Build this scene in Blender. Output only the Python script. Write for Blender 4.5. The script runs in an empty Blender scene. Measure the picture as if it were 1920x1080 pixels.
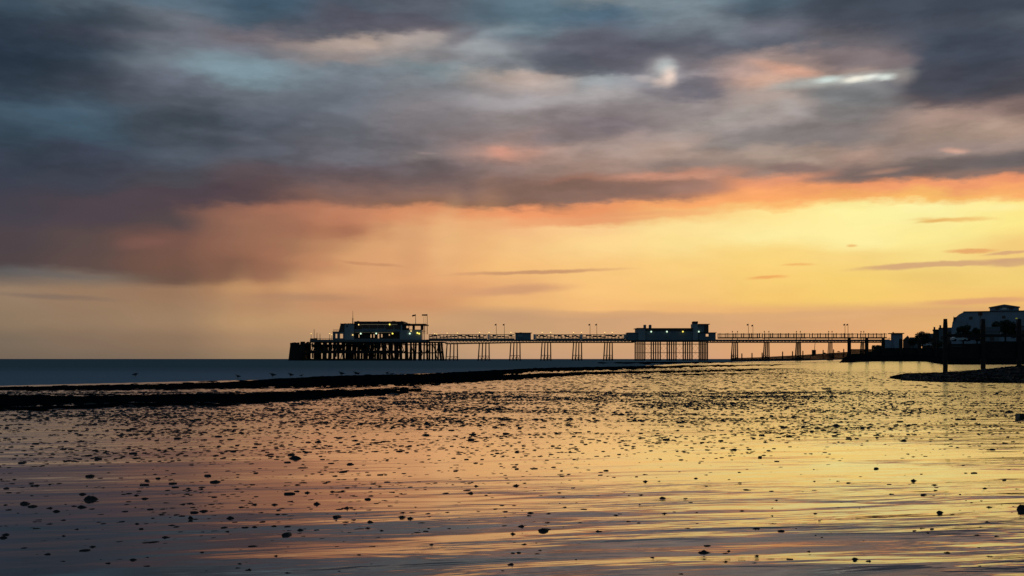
import bpy, bmesh, math, random
import numpy as np
from mathutils import Vector, noise as mn
R = math.radians
random.seed(7)
rng = np.random.default_rng(11)
sc = bpy.context.scene
H = 0.8                 # eye height above the wet sand
F = 2000.0              # focal length in 1920-wide pixels
HY = 673.0              # horizon row

# ------------------------------------------------------------------ camera
cd = bpy.data.cameras.new('camera'); cam = bpy.data.objects.new('camera', cd)
sc.collection.objects.link(cam); sc.camera = cam
cam.location = (0, 0, H); cam.rotation_euler = (R(90), 0, 0)
cd.sensor_width = 36; cd.lens = F/1920*36; cd.shift_y = (HY-540)/1920.0
cd.clip_start = 0.05; cd.clip_end = 60000
sc.view_settings.view_transform = 'Standard'; sc.view_settings.look = 'None'
sc.view_settings.exposure = 0; sc.view_settings.gamma = 1
sc.render.resolution_x = 1024; sc.render.resolution_y = 576

def lin(c):
    r = []
    for v in c:
        v /= 255.0
        r.append(v/12.92 if v <= 0.04045 else ((v+0.055)/1.055)**2.4)
    return tuple(r)+(1.0,)
def az(px): return math.degrees(math.atan((px-960)/F))
def el(py, px=960): return math.degrees(math.atan((HY-py)/math.hypot(F, px-960)))

# ------------------------------------------------------------------ sky
COLS = {
0:[(0,62,78,92),(50,48,60,74),(100,42,55,70),(150,50,62,76),(200,62,80,95),(250,58,74,88),(300,56,64,78),(350,62,66,80),(400,70,66,76),(450,78,68,72),(493,80,68,70),(512,95,92,92),(522,112,100,92),(545,150,125,102),(600,142,119,96),(640,122,106,89),(673,114,99,85)],
160:[(0,84,98,110),(35,60,72,84),(60,62,68,82),(100,56,68,82),(150,62,70,82),(200,72,92,108),(240,60,78,92),(280,58,64,78),(350,64,68,80),(400,74,66,74),(450,90,74,72),(500,94,76,72),(520,125,110,98),(545,152,122,96),(600,148,122,97),(640,132,110,91),(673,120,103,87)],
320:[(0,88,106,120),(35,104,110,120),(70,106,110,120),(110,106,116,126),(150,96,102,114),(190,80,86,96),(230,66,74,84),(290,80,88,100),(330,80,78,86),(370,78,68,74),(410,84,72,74),(450,118,84,74),(500,114,84,72),(526,110,85,72),(542,152,118,92),(600,156,126,98),(640,140,114,91),(673,128,107,88)],
480:[(0,68,90,108),(30,72,88,102),(55,112,106,114),(100,118,124,134),(130,122,144,154),(170,104,110,120),(220,88,96,108),(280,88,92,102),(325,88,76,80),(372,92,74,76),(396,160,110,88),(440,152,108,86),(490,146,102,80),(522,150,110,84),(538,204,154,106),(570,186,144,106),(600,190,150,108),(640,168,134,102),(673,150,124,96)],
640:[(0,70,82,96),(30,84,86,100),(58,96,98,108),(78,180,162,152),(110,150,140,138),(140,116,124,134),(190,108,114,124),(240,104,106,114),(290,108,106,114),(320,98,86,90),(350,124,98,92),(370,134,100,88),(398,188,126,96),(430,180,118,88),(460,214,158,110),(490,216,158,110),(530,216,160,112),(570,198,144,104),(600,196,150,108),(640,184,146,110),(673,170,140,108)],
800:[(0,92,98,110),(30,96,104,116),(60,120,112,116),(80,160,150,146),(110,140,138,140),(125,124,138,144),(160,126,130,136),(200,124,120,124),(260,118,112,116),(290,126,116,116),(310,110,98,100),(340,112,94,92),(365,140,108,96),(380,140,104,86),(396,214,142,100),(440,228,172,120),(490,226,168,116),(530,224,164,112),(570,208,150,106),(600,204,158,114),(640,190,150,114),(673,178,146,114)],
960:[(0,98,120,134),(30,92,114,128),(60,112,124,134),(90,150,156,160),(120,126,130,136),(140,184,166,156),(180,156,150,152),(220,140,130,130),(260,150,128,122),(285,186,142,126),(310,140,118,112),(345,136,108,98),(380,130,100,86),(395,240,154,104),(420,242,186,130),(460,246,196,132),(500,246,192,124),(540,232,174,118),(570,236,180,118),(590,200,156,116),(640,200,158,116),(673,196,154,120)],
1120:[(0,120,130,136),(20,80,104,122),(60,92,98,110),(100,98,94,102),(137,96,98,108),(150,150,156,160),(180,166,160,160),(220,136,126,128),(250,138,124,126),(280,164,144,136),(310,164,136,124),(335,158,116,100),(372,148,112,98),(384,232,150,100),(412,232,160,108),(426,250,205,142),(460,252,214,144),(500,250,200,128),(540,248,196,124),(580,244,188,120),(598,206,160,118),(640,206,160,116),(673,200,156,118)],
1280:[(0,124,140,150),(50,112,120,130),(80,94,98,110),(118,118,114,122),(150,140,136,142),(175,122,116,122),(200,150,140,140),(240,158,146,142),(280,170,146,134),(310,150,130,122),(330,200,144,120),(350,160,120,104),(368,170,122,100),(382,252,172,108),(400,248,190,120),(424,252,222,150),(460,252,222,146),(500,248,206,126),(550,246,198,120),(582,240,184,118),(596,214,166,120),(640,210,162,118),(673,210,160,122)],
1440:[(0,84,102,116),(30,84,94,106),(60,112,114,124),(90,94,100,112),(115,168,146,140),(150,210,170,150),(180,170,154,146),(220,160,148,144),(250,140,132,130),(290,160,140,128),(322,150,126,116),(345,230,152,110),(375,252,168,104),(388,252,190,114),(396,254,226,148),(440,254,236,160),(480,250,214,128),(520,248,206,118),(560,246,200,112),(582,232,178,116),(610,216,166,118),(640,222,168,118),(673,222,164,116)],
1600:[(0,66,74,86),(40,72,78,90),(80,104,100,106),(115,130,116,116),(135,150,132,126),(160,130,128,130),(200,126,122,122),(260,124,114,112),(300,168,140,126),(335,126,108,104),(350,236,152,106),(374,250,176,104),(384,254,232,150),(396,254,242,162),(450,254,238,160),(480,248,214,130),(520,244,206,114),(560,246,204,112),(584,226,174,118),(610,224,170,118),(640,230,170,116),(673,230,166,112)],
1760:[(0,66,74,88),(40,72,78,90),(80,70,78,92),(120,68,76,90),(160,76,76,84),(190,88,80,84),(218,166,140,128),(260,162,140,128),(285,160,140,132),(305,128,114,108),(328,140,114,104),(344,240,156,108),(366,250,190,106),(376,255,244,168),(440,252,234,150),(480,250,222,136),(520,240,202,116),(560,244,200,112),(582,220,170,114),(610,228,176,114),(640,232,170,112),(673,230,165,110)],
1920:[(0,64,72,86),(40,76,84,96),(90,66,72,86),(150,80,80,88),(195,124,104,100),(240,172,146,130),(275,154,134,126),(295,110,102,102),(318,140,112,102),(334,234,150,106),(358,248,176,106),(372,254,230,140),(420,252,232,140),(460,244,204,124),(520,242,208,120),(560,240,190,110),(580,232,180,112),(620,230,176,112),(673,228,168,110)],
}
# cloud patches: x, y, rx, ry, tilt deg (ccw), colour, opacity, softness (0..1 inner radius)
BLOBS = [
(1820,110,120,75,0,(66,72,86),.75,.3),(1760,150,60,40,0,(70,72,82),.8,.4),
(40,110,160,60,0,(42,54,68),.6,.2),(230,40,120,26,0,(56,68,80),.5,.2),(100,205,130,24,-4,(66,88,104),.6,.1),
(400,232,140,24,-3,(62,70,80),.6,.1),(430,125,120,32,2,(122,144,154),.7,.1),(560,15,150,26,0,(66,88,104),.6,.1),
(700,35,170,28,-3,(84,84,96),.8,.4),(680,82,50,18,-22,(186,166,154),.8,.1),(560,80,40,16,0,(150,138,138),.6,.1),
(890,78,70,24,14,(104,102,110),.75,.2),(830,104,46,14,-4,(108,106,110),.6,.2),(1100,92,170,34,-4,(90,92,104),.85,.4),
(1040,122,80,24,-12,(84,90,102),.8,.4),(1200,128,60,14,-4,(94,94,104),.6,.3),(985,50,60,30,0,(108,130,142),.6,.1),
(1310,165,85,20,8,(106,103,112),.85,.3),(1225,172,35,8,0,(118,114,122),.6,.2),
(1330,40,100,36,-28,(122,134,142),.6,.1),(1430,15,60,30,0,(76,92,106),.6,.2),
(1480,132,95,14,-14,(224,172,148),.85,.1),(1600,108,110,18,-10,(124,112,114),.85,.3),(1690,112,50,22,0,(120,108,110),.7,.2),
(1590,182,100,32,-3,(124,126,128),.85,.3),(1560,215,80,24,-10,(128,124,124),.6,.2),(1480,210,50,18,-30,(168,162,160),.5,.1),
(1500,262,130,22,-6,(120,114,114),.8,.2),(1640,268,90,20,0,(128,118,114),.6,.2),(1370,268,90,16,4,(126,120,118),.6,.1),
(1130,240,120,20,-2,(126,116,120),.7,.1),(1060,265,100,18,0,(122,114,118),.6,.1),(940,285,34,14,-8,(208,148,128),.7,.1),
(1480,318,70,16,-12,(132,110,104),.8,.2),(1580,338,90,9,0,(124,108,104),.85,.3),(1750,312,190,13,5,(116,104,102),.85,.4),
(1900,300,120,14,2,(110,102,102),.85,.4),(1790,283,30,6,-8,(214,166,146),.8,.1),
(1100,355,230,19,2,(136,106,94),.9,.55),(1300,350,80,14,0,(160,122,108),.7,.3),(880,350,120,12,6,(124,100,94),.6,.2),
(1110,411,240,11,3,(234,160,110),.7,.3),(1260,403,130,5,2,(246,180,118),.7,.2),
(1400,368,200,14,5,(252,170,108),.6,.3),
(300,382,260,26,13,(80,68,76),.75,.3),(540,388,110,14,5,(178,118,92),.5,.1),(270,455,70,16,6,(132,92,82),.5,.1),
(560,455,140,44,4,(152,106,84),.55,.3),(590,500,90,24,-3,(176,120,90),.45,.2),(640,432,110,14,6,(166,112,86),.5,.2),
(400,500,200,26,0,(120,86,72),.55,.3),(100,515,120,8,-2,(104,98,96),.5,.2),
(700,495,70,4,-4,(190,134,98),.7,.2),(100,556,150,8,-2,(122,104,94),.6,.1),(560,556,160,10,0,(176,134,104),.6,.1),
(1000,511,190,5,2,(198,146,108),.85,.3),(960,545,130,12,4,(206,152,114),.75,.3),(800,545,150,18,2,(210,152,108),.5,.2),
(1150,589,200,8,-1,(208,160,118),.6,.3),(1440,592,250,9,1,(216,168,120),.6,.3),
(1760,495,185,7,1.5,(212,166,122),.9,.5),(1905,490,60,9,3,(206,162,122),.8,.4),(1788,411,90,6,-3,(238,188,108),.85,.2),
(1750,414,40,4,4,(232,176,96),.7,.2),(1438,520,46,4,3,(238,168,96),.85,.3),(1590,459,13,3,0,(240,184,110),.8,.3),
(1500,496,34,2.6,0,(240,180,104),.8,.3),(1825,469,56,5,-2,(232,166,104),.85,.4),(1895,473,50,4,3,(214,166,122),.85,.4),
(1835,565,140,8,1,(220,162,116),.85,.3),(1660,590,260,6,2,(224,172,120),.6,.2),
(800,286,26,4,-3,(150,132,130),.7,.1),
(1010,158,90,20,-4,(178,164,158),.7,.1),(1150,176,110,18,0,(166,160,160),.6,.1),(1385,214,110,16,12,(166,158,152),.5,.1),
(1250,327,120,7,1,(206,146,122),.6,.1),(1500,298,70,8,-8,(168,148,134),.6,.1),(1850,240,80,26,6,(172,148,132),.55,.1),
(1660,322,60,7,4,(186,142,120),.6,.1),(1395,135,70,14,4,(176,150,144),.5,.1),(1215,148,30,8,-8,(176,166,164),.6,.1),
(950,64,60,16,20,(132,142,148),.5,.1),(1960,60,80,50,0,(80,88,98),.4,.1),(640,135,150,16,0,(118,128,136),.5,.1),
(900,240,120,30,0,(132,124,126),.4,.1),(520,225,120,22,0,(92,98,110),.4,.1),(1180,205,140,10,0,(142,134,134),.5,.1),
(350,505,60,20,0,(112,86,74),.3,.1),(850,440,40,60,0,(232,178,124),.3,.1),
(1880,352,70,8,8,(250,172,104),.5,.1),(1880,388,60,12,0,(255,244,172),.5,.1)]
HOLES = [
(1244,136,40,32,0,(176,172,170),.65,.0),(1248,124,24,18,0,(186,194,194),.75,.0),(1254,144,18,20,0,(240,214,198),.8,.0),(1238,154,22,10,0,(206,184,172),.6,.0),
(1590,149,125,12,2,(186,192,186),.7,.0),(1548,149,34,7,2,(224,240,234),.9,.0),(1606,148,34,7,3,(240,234,218),.9,.0),(1636,143,20,6,2,(236,240,230),.7,.0),
(1664,144,24,8,2,(228,238,230),.85,.0),(1500,156,70,12,6,(176,182,178),.6,.0),(1692,142,30,20,0,(160,150,144),.5,.0)]
SHAFTS = [
(505,495,48,110,-8,(166,112,86),.45,.0),(400,470,46,100,-8,(142,98,80),.40,.0),(600,480,40,90,-10,(196,136,98),.35,.0),(835,460,34,100,-9,(238,184,128),.45,.0),
(770,470,36,90,-9,(206,148,106),.40,.0),(905,450,50,110,-8,(232,168,112),.30,.0),(700,480,26,80,-9,(222,162,114),.35,.0),(450,560,30,70,-6,(180,134,98),.35,.0)]
world = bpy.data.worlds.new('World'); sc.world = world; world.use_nodes = True
nt = world.node_tree; nt.nodes.clear()
def N(t, **k):
    n = nt.nodes.new(t)
    for a, v in k.items(): setattr(n, a, v)
    return n
def L(a, b): nt.links.new(a, b)
def M(op, a, b=None, c=None, clamp=False):
    n = N('ShaderNodeMath', operation=op, use_clamp=clamp)
    for i, v in enumerate((a, b, c)):
        if v is None: continue
        if isinstance(v, (int, float)): n.inputs[i].default_value = v
        else: L(v, n.inputs[i])
    return n.outputs[0]
def MR(v, a, b, c=0.0, d=1.0, t='SMOOTHSTEP'):
    n = N('ShaderNodeMapRange', interpolation_type=t)
    L(v, n.inputs[0])
    for i, q in enumerate((a, b, c, d)): n.inputs[i+1].default_value = q
    return n.outputs[0]
def MIX(f, a, b, bt='MIX'):
    n = N('ShaderNodeMix', data_type='RGBA', blend_type=bt)
    for s, v in ((0, f), (6, a), (7, b)):
        if isinstance(v, (int, float)): n.inputs[s].default_value = v
        elif isinstance(v, tuple): n.inputs[s].default_value = v
        else: L(v, n.inputs[s])
    return n.outputs[2]
tc = N('ShaderNodeTexCoord'); sx = N('ShaderNodeSeparateXYZ'); L(tc.outputs['Generated'], sx.inputs[0])
AZ0 = M('MULTIPLY', M('ARCTAN2', sx.outputs[0], sx.outputs[1]), 57.29578)
EL0 = M('MULTIPLY', M('ARCSINE', sx.outputs[2]), 57.29578)
def wnoise(su, sv, scale, detail, seed, rough=.55):
    a_, b_ = M('MULTIPLY', AZ0, su), M('MULTIPLY', EL0, sv)
    cb = N('ShaderNodeCombineXYZ'); L(a_, cb.inputs[0]); L(b_, cb.inputs[1]); cb.inputs[2].default_value = seed
    n = N('ShaderNodeTexNoise', noise_dimensions='3D'); L(cb.outputs[0], n.inputs['Vector'])
    n.inputs['Scale'].default_value = scale; n.inputs['Detail'].default_value = detail; n.inputs['Roughness'].default_value = rough
    return M('SUBTRACT', n.outputs['Fac'], 0.5)
wu = wnoise(.10, .28, 1.6, 3, 1.3); wv = wnoise(.10, .26, 1.6, 4, 9.1); wv2 = wnoise(.28, .9, 1.6, 6, 19.1, .65)
amp = MR(EL0, 1.5, 9.0, .12, 1.0)
AZ = M('ADD', AZ0, M('MULTIPLY', wu, M('MULTIPLY', amp, 5.0)))
EL = M('ADD', EL0, M('MULTIPLY', M('ADD', M('MULTIPLY', wv, 1.7), M('MULTIPLY', wv2, .85)), amp))
ELMAX = 40.0; ELN = M('DIVIDE', M('MAXIMUM', EL, 0.0), ELMAX)
col = None; prev = None
for x in sorted(COLS):
    ei = ELN; cr = N('ShaderNodeValToRGB'); cr.color_ramp.interpolation = 'EASE'
    L(ei, cr.inputs[0])
    st = [(max(0.0, el(y, x))/ELMAX, lin((r, g, b))) for (y, r, g, b) in COLS[x]]
    st += [(24/ELMAX, lin((70, 86, 100))), (32/ELMAX, lin((52, 68, 84))), (1.0, lin((50, 66, 84)))]
    st.sort(key=lambda q: q[0])
    e = cr.color_ramp.elements
    e[0].position = st[0][0]; e[0].color = st[0][1]; e[1].position = st[-1][0]; e[1].color = st[-1][1]
    for p, c in st[1:-1]:
        q = e.new(p); q.color = c
    if col is None: col = cr.outputs[0]
    else: col = MIX(MR(AZ, az(prev), az(x), 0, 1, 'SMOOTHSTEP'), col, cr.outputs[0])
    prev = x
cbv = N('ShaderNodeCombineXYZ'); L(AZ, cbv.inputs[0]); L(EL, cbv.inputs[1])
a_ = M('ADD', AZ0, M('MULTIPLY', wu, 1.6)); b_ = M('ADD', EL0, M('MULTIPLY', M('ADD', wv2, wv), .35))
cb0 = N('ShaderNodeCombineXYZ'); L(a_, cb0.inputs[0]); L(b_, cb0.inputs[1])
wf1 = wnoise(1.6, 2.6, 1.0, 3, 77.0, .6); wf2 = wnoise(1.1, 3.4, 1.0, 3, 87.0, .6)
a_ = M('ADD', AZ0, M('MULTIPLY', wf1, .5)); b_ = M('ADD', EL0, M('MULTIPLY', wf2, .16))
cb1 = N('ShaderNodeCombineXYZ'); L(a_, cb1.inputs[0]); L(b_, cb1.inputs[1])
CV = [cbv.outputs[0], cb0.outputs[0], cb1.outputs[0]]
def sequence():        # keeps the long chain of patches within the shader's working memory
    for i in range(3):
        v = N('ShaderNodeVectorMath', operation='MULTIPLY_ADD'); L(col, v.inputs[0]); v.inputs[1].default_value = (1e-7, 1e-7, 1e-7)
        L(CV[i], v.inputs[2]); CV[i] = v.outputs[0]
for bi, (x, y, rx, ry, tl, c, op, soft) in enumerate(BLOBS+SHAFTS+HOLES):
    if bi % 16 == 0: sequence()
    mp = N('ShaderNodeMapping', vector_type='TEXTURE')
    crisp = (y > 400 or ry < 16)
    L(CV[2] if (x, y, rx, ry, tl, c, op, soft) in HOLES else CV[1] if crisp else CV[0], mp.inputs[0])
    k = 57.29578/F*math.cos(math.atan((x-960)/F))**2
    mp.inputs[1].default_value = (az(x), el(y, x), 0)
    mp.inputs[2].default_value = (0, 0, R(tl))
    mp.inputs[3].default_value = (rx*k, ry*57.29578/math.hypot(F, x-960), 1)
    ln = N('ShaderNodeVectorMath', operation='LENGTH'); L(mp.outputs[0], ln.inputs[0])
    m_ = MR(ln.outputs['Value'], soft, 1.25 if soft == 0 else 1.15, op, 0.0)
    col = MIX(m_, col, lin(c))
# soft cloud texture: light and dark streaks inside the cloud deck
tx = M('ADD', M('MULTIPLY', wnoise(.30, 1.0, 1.0, 5, 33.0, .6), .62), M('MULTIPLY', wnoise(.12, .4, 1.0, 4, 51.0, .6), .45))
lump = MR(M('ADD', wnoise(.16, .52, 1.6, 5, 61.0, .55), .5), .40, .60, -.5, .5)
tx = M('ADD', tx, M('MULTIPLY', lump, .17))
br = M('ADD', 1.0, M('MULTIPLY', tx, MR(EL0, 7.2, 10.5, .14, 1.0)))
cbr = N('ShaderNodeCombineXYZ')
for i in range(3): L(br, cbr.inputs[i])
col = MIX(1.0, col, cbr.outputs[0], 'MULTIPLY')
# the clear dusk sky away from the sunset
sky = N('ShaderNodeTexSky', sky_type='NISHITA'); sky.sun_disc = False
sky.sun_elevation = R(1.5); sky.sun_rotation = R(33)
sk = N('ShaderNodeVectorMath', operation='SCALE'); L(sky.outputs[0], sk.inputs[0]); sk.inputs['Scale'].default_value = 0.10
absaz = M('ABSOLUTE', AZ0)
col = MIX(MR(absaz, 42, 95), col, MIX(.6, sk.outputs[0], lin((52, 84, 108))))
bg = N('ShaderNodeBackground'); L(col, bg.inputs[0]); bg.inputs[1].default_value = 1.0
wo = N('ShaderNodeOutputWorld'); L(bg.outputs[0], wo.inputs[0])
world.cycles.sampling_method = 'MANUAL'; world.cycles.sample_map_resolution = 512
# the sun, veiled by cloud just outside the right of the view
sd = bpy.data.lights.new('sun', 'SUN'); so = bpy.data.objects.new('sun', sd); sc.collection.objects.link(so)
sd.energy = 0.5; sd.angle = R(12); sd.color = (1, .62, .34)
saz, sel = R(33), R(1.5)
so.rotation_euler = Vector((-math.sin(saz)*math.cos(sel), -math.cos(saz)*math.cos(sel), -math.sin(sel))).to_track_quat('-Z', 'Y').to_euler()
sd.specular_factor = 0.0 if hasattr(sd, 'specular_factor') else 0

# ------------------------------------------------------------------ materials
def mat(name, base, rough=.7, spec=.3, noise=.25, nscale=3.0, emit=None, estr=0, bump=0, bscale=8, metal=0, base2=None):
    m = bpy.data.materials.new(name); m.use_nodes = True
    t = m.node_tree; p = t.nodes['Principled BSDF']
    p.inputs['Roughness'].default_value = rough; p.inputs['Specular IOR Level'].default_value = spec
    p.inputs['Metallic'].default_value = metal
    tc_ = t.nodes.new('ShaderNodeTexCoord')
    n = t.nodes.new('ShaderNodeTexNoise'); n.inputs['Scale'].default_value = nscale; n.inputs['Detail'].default_value = 4
    t.links.new(tc_.outputs['Object'], n.inputs['Vector'])
    r = t.nodes.new('ShaderNodeValToRGB'); b2 = base2 or tuple(v*(1-noise*2) for v in base)
    r.color_ramp.elements[0].position = .3; r.color_ramp.elements[1].position = .7
    r.color_ramp.elements[0].color = (*b2, 1); r.color_ramp.elements[1].color = (*base, 1)
    t.links.new(n.outputs['Fac'], r.inputs[0]); t.links.new(r.outputs[0], p.inputs['Base Color'])
    if emit: p.inputs['Emission Color'].default_value = (*emit, 1); p.inputs['Emission Strength'].default_value = estr
    if bump:
        n2 = t.nodes.new('ShaderNodeTexNoise'); n2.inputs['Scale'].default_value = bscale; n2.inputs['Detail'].default_value = 5
        t.links.new(tc_.outputs['Object'], n2.inputs['Vector'])
        b = t.nodes.new('ShaderNodeBump'); b.inputs['Strength'].default_value = 1; b.inputs['Distance'].default_value = bump
        t.links.new(n2.outputs['Fac'], b.inputs['Height']); t.links.new(b.outputs[0], p.inputs['Normal'])
    return m
MT = dict(
 iron=mat('painted_iron', (.03, .03, .03), .6), timber=mat('tarred_timber', (.02, .018, .016), .8, bump=.01, nscale=2),
 render=mat('pale_render', (.27, .31, .33), .8, nscale=.25, noise=.12), render2=mat('grey_render', (.16, .20, .23), .8, nscale=.25, noise=.15),
 deck=mat('deck_boards', (.14, .15, .15), .8), roof=mat('bitumen_roof', (.05, .04, .045), .8), redroof=mat('red_roof_edge', (.10, .04, .04), .8),
 dglass=mat('dark_glass', (.02, .03, .035), .15, .5), white=mat('white_paint', (.7, .7, .68), .6, noise=.05), cloth=mat('flag_cloth', (.06, .03, .05), .8),
 warm=mat('warm_lamp', (.9, .7, .3), emit=(1, .66, .22), estr=1.5), green=mat('white_lamp', (.8, .9, .8), emit=(.75, 1, .72), estr=1.3),
 dim=mat('dim_glow', (.5, .45, .3), emit=(.9, .75, .45), estr=.16), yellow=mat('yellow_lamp', (.9, .8, .2), emit=(1, .8, .12), estr=1.5),  # dim: weak glow for the added bright lines on the pavilion
 stone=mat('wet_stone', (.042, .037, .034), .6, .25, bump=.004, bscale=60, nscale=30),
 weed=mat('dark_weed_bank', (.007, .009, .010), 1.0, 0.0, bump=.03, bscale=6, nscale=1.5),
 shingle=mat('shingle', (.017, .018, .020), .95, 0.0, bump=.06, bscale=9, nscale=9, noise=.35),
 facade=mat('pale_blue_facade', (.28, .35, .43), .8, nscale=.2, noise=.12),
 leaf=mat('leaves', (.05, .06, .035), .7, .2, nscale=1, noise=.3), bark=mat('bark', (.06, .05, .04), .9),
 gull=mat('gull_feathers', (.10, .11, .12), .7), gwing=mat('gull_wing', (.05, .055, .06), .7), pale=mat('pale_feathers', (.5, .5, .5), .7),
 brick=mat('dark_brick', (.10, .07, .06), .8, nscale=1), slate=mat('slate_roof', (.07, .075, .085), .7),
 carp=mat('car_paint', (.55, .6, .62), .3, .5, noise=.03), card=mat('dark_car_paint', (.05, .05, .06), .3, .5), tyre=mat('rubber', (.02, .02, .02), .9),
)

# ------------------------------------------------------------------ mesh helpers
def px2x(px, D): return (px-960)/F*D
def py2z(py, D): return H+(HY-py)/F*D
class MB:
    def __init__(s): s.v = []; s.f = []
    def add(s, vs, fs):
        o = len(s.v); s.v += [tuple(a) for a in vs]; s.f += [tuple(i+o for i in f) for f in fs]
    def box(s, x0, x1, y0, y1, z0, z1):
        if x1 < x0: x0, x1 = x1, x0
        if z1 < z0: z0, z1 = z1, z0
        s.add([(x0,y0,z0),(x1,y0,z0),(x1,y1,z0),(x0,y1,z0),(x0,y0,z1),(x1,y0,z1),(x1,y1,z1),(x0,y1,z1)],
              [(0,3,2,1),(4,5,6,7),(0,1,5,4),(1,2,6,5),(2,3,7,6),(3,0,4,7)])
    def bar(s, a, b, r, r2=None, n=6):
        a = Vector(a); b = Vector(b); d = (b-a).normalized(); r2 = r if r2 is None else r2
        u = d.cross(Vector((0,0,1)) if abs(d.z) < .9 else Vector((1,0,0))).normalized(); w = d.cross(u)
        vs = []
        for p, q in ((a, r), (b, r2)):
            for i in range(n):
                t = 2*math.pi*(i+.5)/n; vs.append(p+(u*math.cos(t)+w*math.sin(t))*q)
        fs = [(i, (i+1)%n, n+(i+1)%n, n+i) for i in range(n)]+[tuple(reversed(range(n))), tuple(range(n, 2*n))]
        s.add(vs, fs)
    def prism(s, pts, y0, y1):            # pts in x,z, extruded along y
        n = len(pts); vs = [(x, y0, z) for x, z in pts]+[(x, y1, z) for x, z in pts]
        s.add(vs, [tuple(range(n)), tuple(reversed(range(n, 2*n)))]+[((i+1)%n, i, n+i, n+(i+1)%n) for i in range(n)])
    def ball(s, c, rx, ry, rz, nu=10, nv=6):
        vs = [(c[0], c[1], c[2]-rz)]
        for j in range(1, nv):
            p = -math.pi/2+math.pi*j/nv
            for i in range(nu):
                t = 2*math.pi*i/nu; vs.append((c[0]+rx*math.cos(p)*math.cos(t), c[1]+ry*math.cos(p)*math.sin(t), c[2]+rz*math.sin(p)))
        vs.append((c[0], c[1], c[2]+rz)); fs = []
        for i in range(nu): fs.append((0, 1+(i+1)%nu, 1+i))
        for j in range(nv-2):
            for i in range(nu):
                a = 1+j*nu+i; b = 1+j*nu+(i+1)%nu; fs.append((a, b, b+nu, a+nu))
        l = len(vs)-1; o = 1+(nv-2)*nu
        for i in range(nu): fs.append((o+i, o+(i+1)%nu, l))
        s.add(vs, fs)
    def build(s, name, m, parent=None, smooth=False, origin=None):
        me = bpy.data.meshes.new(name)
        vs = s.v
        if origin is not None: vs = [(x-origin[0], y-origin[1], z-origin[2]) for x, y, z in vs]
        me.from_pydata(vs, [], s.f); me.update()
        bm = bmesh.new(); bm.from_mesh(me); bmesh.ops.recalc_face_normals(bm, faces=bm.faces); bm.to_mesh(me); bm.free()
        if smooth: me.polygons.foreach_set('use_smooth', [True]*len(me.polygons))
        me.materials.append(m)
        o = bpy.data.objects.new(name, me); sc.collection.objects.link(o)
        if origin is not None and parent is None: o.location = origin
        if parent is not None: o.parent = parent
        return o
def tag(o, label=None, cat=None, group=None, kind=None):
    if label: o['label'] = label
    if cat: o['category'] = cat
    if group: o['group'] = group
    if kind: o['kind'] = kind
    return o
def empty(name, loc, label, cat, group=None):
    o = bpy.data.objects.new(name, None); sc.collection.objects.link(o); o.location = loc
    o.empty_display_size = .2
    return tag(o, label, cat, group)
def copy_tree(o, parent=None):
    c = o.copy(); sc.collection.objects.link(c)
    if parent is not None: c.parent = parent
    for ch in [q for q in sc.collection.objects if q.parent == o]: copy_tree(ch, c)
    return c
def grid_mesh(name, V, nr, nc, m, smooth=True):
    me = bpy.data.meshes.new(name)
    idx = np.arange(nr*nc).reshape(nr, nc)
    q = np.stack([idx[:-1,:-1], idx[:-1,1:], idx[1:,1:], idx[1:,:-1]], -1).reshape(-1, 4)
    me.vertices.add(nr*nc); me.vertices.foreach_set('co', V.astype(np.float32).ravel())
    me.loops.add(q.size); me.loops.foreach_set('vertex_index', q.astype(np.int32).ravel())
    me.polygons.add(len(q)); me.polygons.foreach_set('loop_start', np.arange(0, q.size, 4, dtype=np.int32))
    me.update(calc_edges=True)
    if smooth: me.polygons.foreach_set('use_smooth', np.ones(len(q), dtype=bool))
    me.materials.append(m); me.validate()
    o = bpy.data.objects.new(name, me); sc.collection.objects.link(o); return o

# ------------------------------------------------------------------ ground
def nodes_of(name):
    global nt
    m = bpy.data.materials.new(name); m.use_nodes = True; nt = m.node_tree; nt.nodes.clear(); return m
def geo_noise(pos, sc3, rotz, scale, detail, rough=.5, dist=0.0):
    mp = N('ShaderNodeMapping'); L(pos, mp.inputs[0]); mp.inputs[2].default_value = (0, 0, rotz)
    m2 = N('ShaderNodeMapping'); L(mp.outputs[0], m2.inputs[0]); m2.inputs[3].default_value = sc3
    n = N('ShaderNodeTexNoise'); L(m2.outputs[0], n.inputs['Vector'])
    n.inputs['Scale'].default_value = scale; n.inputs['Detail'].default_value = detail; n.inputs['Roughness'].default_value = rough
    n.inputs['Distortion'].default_value = dist
    return n.outputs['Fac']
# wet sand under a thin film of water
wet = nodes_of('wet_sand')
g = N('ShaderNodeNewGeometry'); pos = g.outputs['Position']
sp = N('ShaderNodeSeparateXYZ'); L(pos, sp.inputs[0])
Xp, Yp = sp.outputs[0], sp.outputs[1]
rip = geo_noise(pos, (.30, 1.5, 1), R(-12), 2.0, 4, .5, .6)
rip2 = geo_noise(pos, (.3, 2.4, 1), R(-9), 8.0, 2, .5, .2)
swell = geo_noise(pos, (.22, 1.0, 1), R(-12), 1.1, 3, .5)
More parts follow.
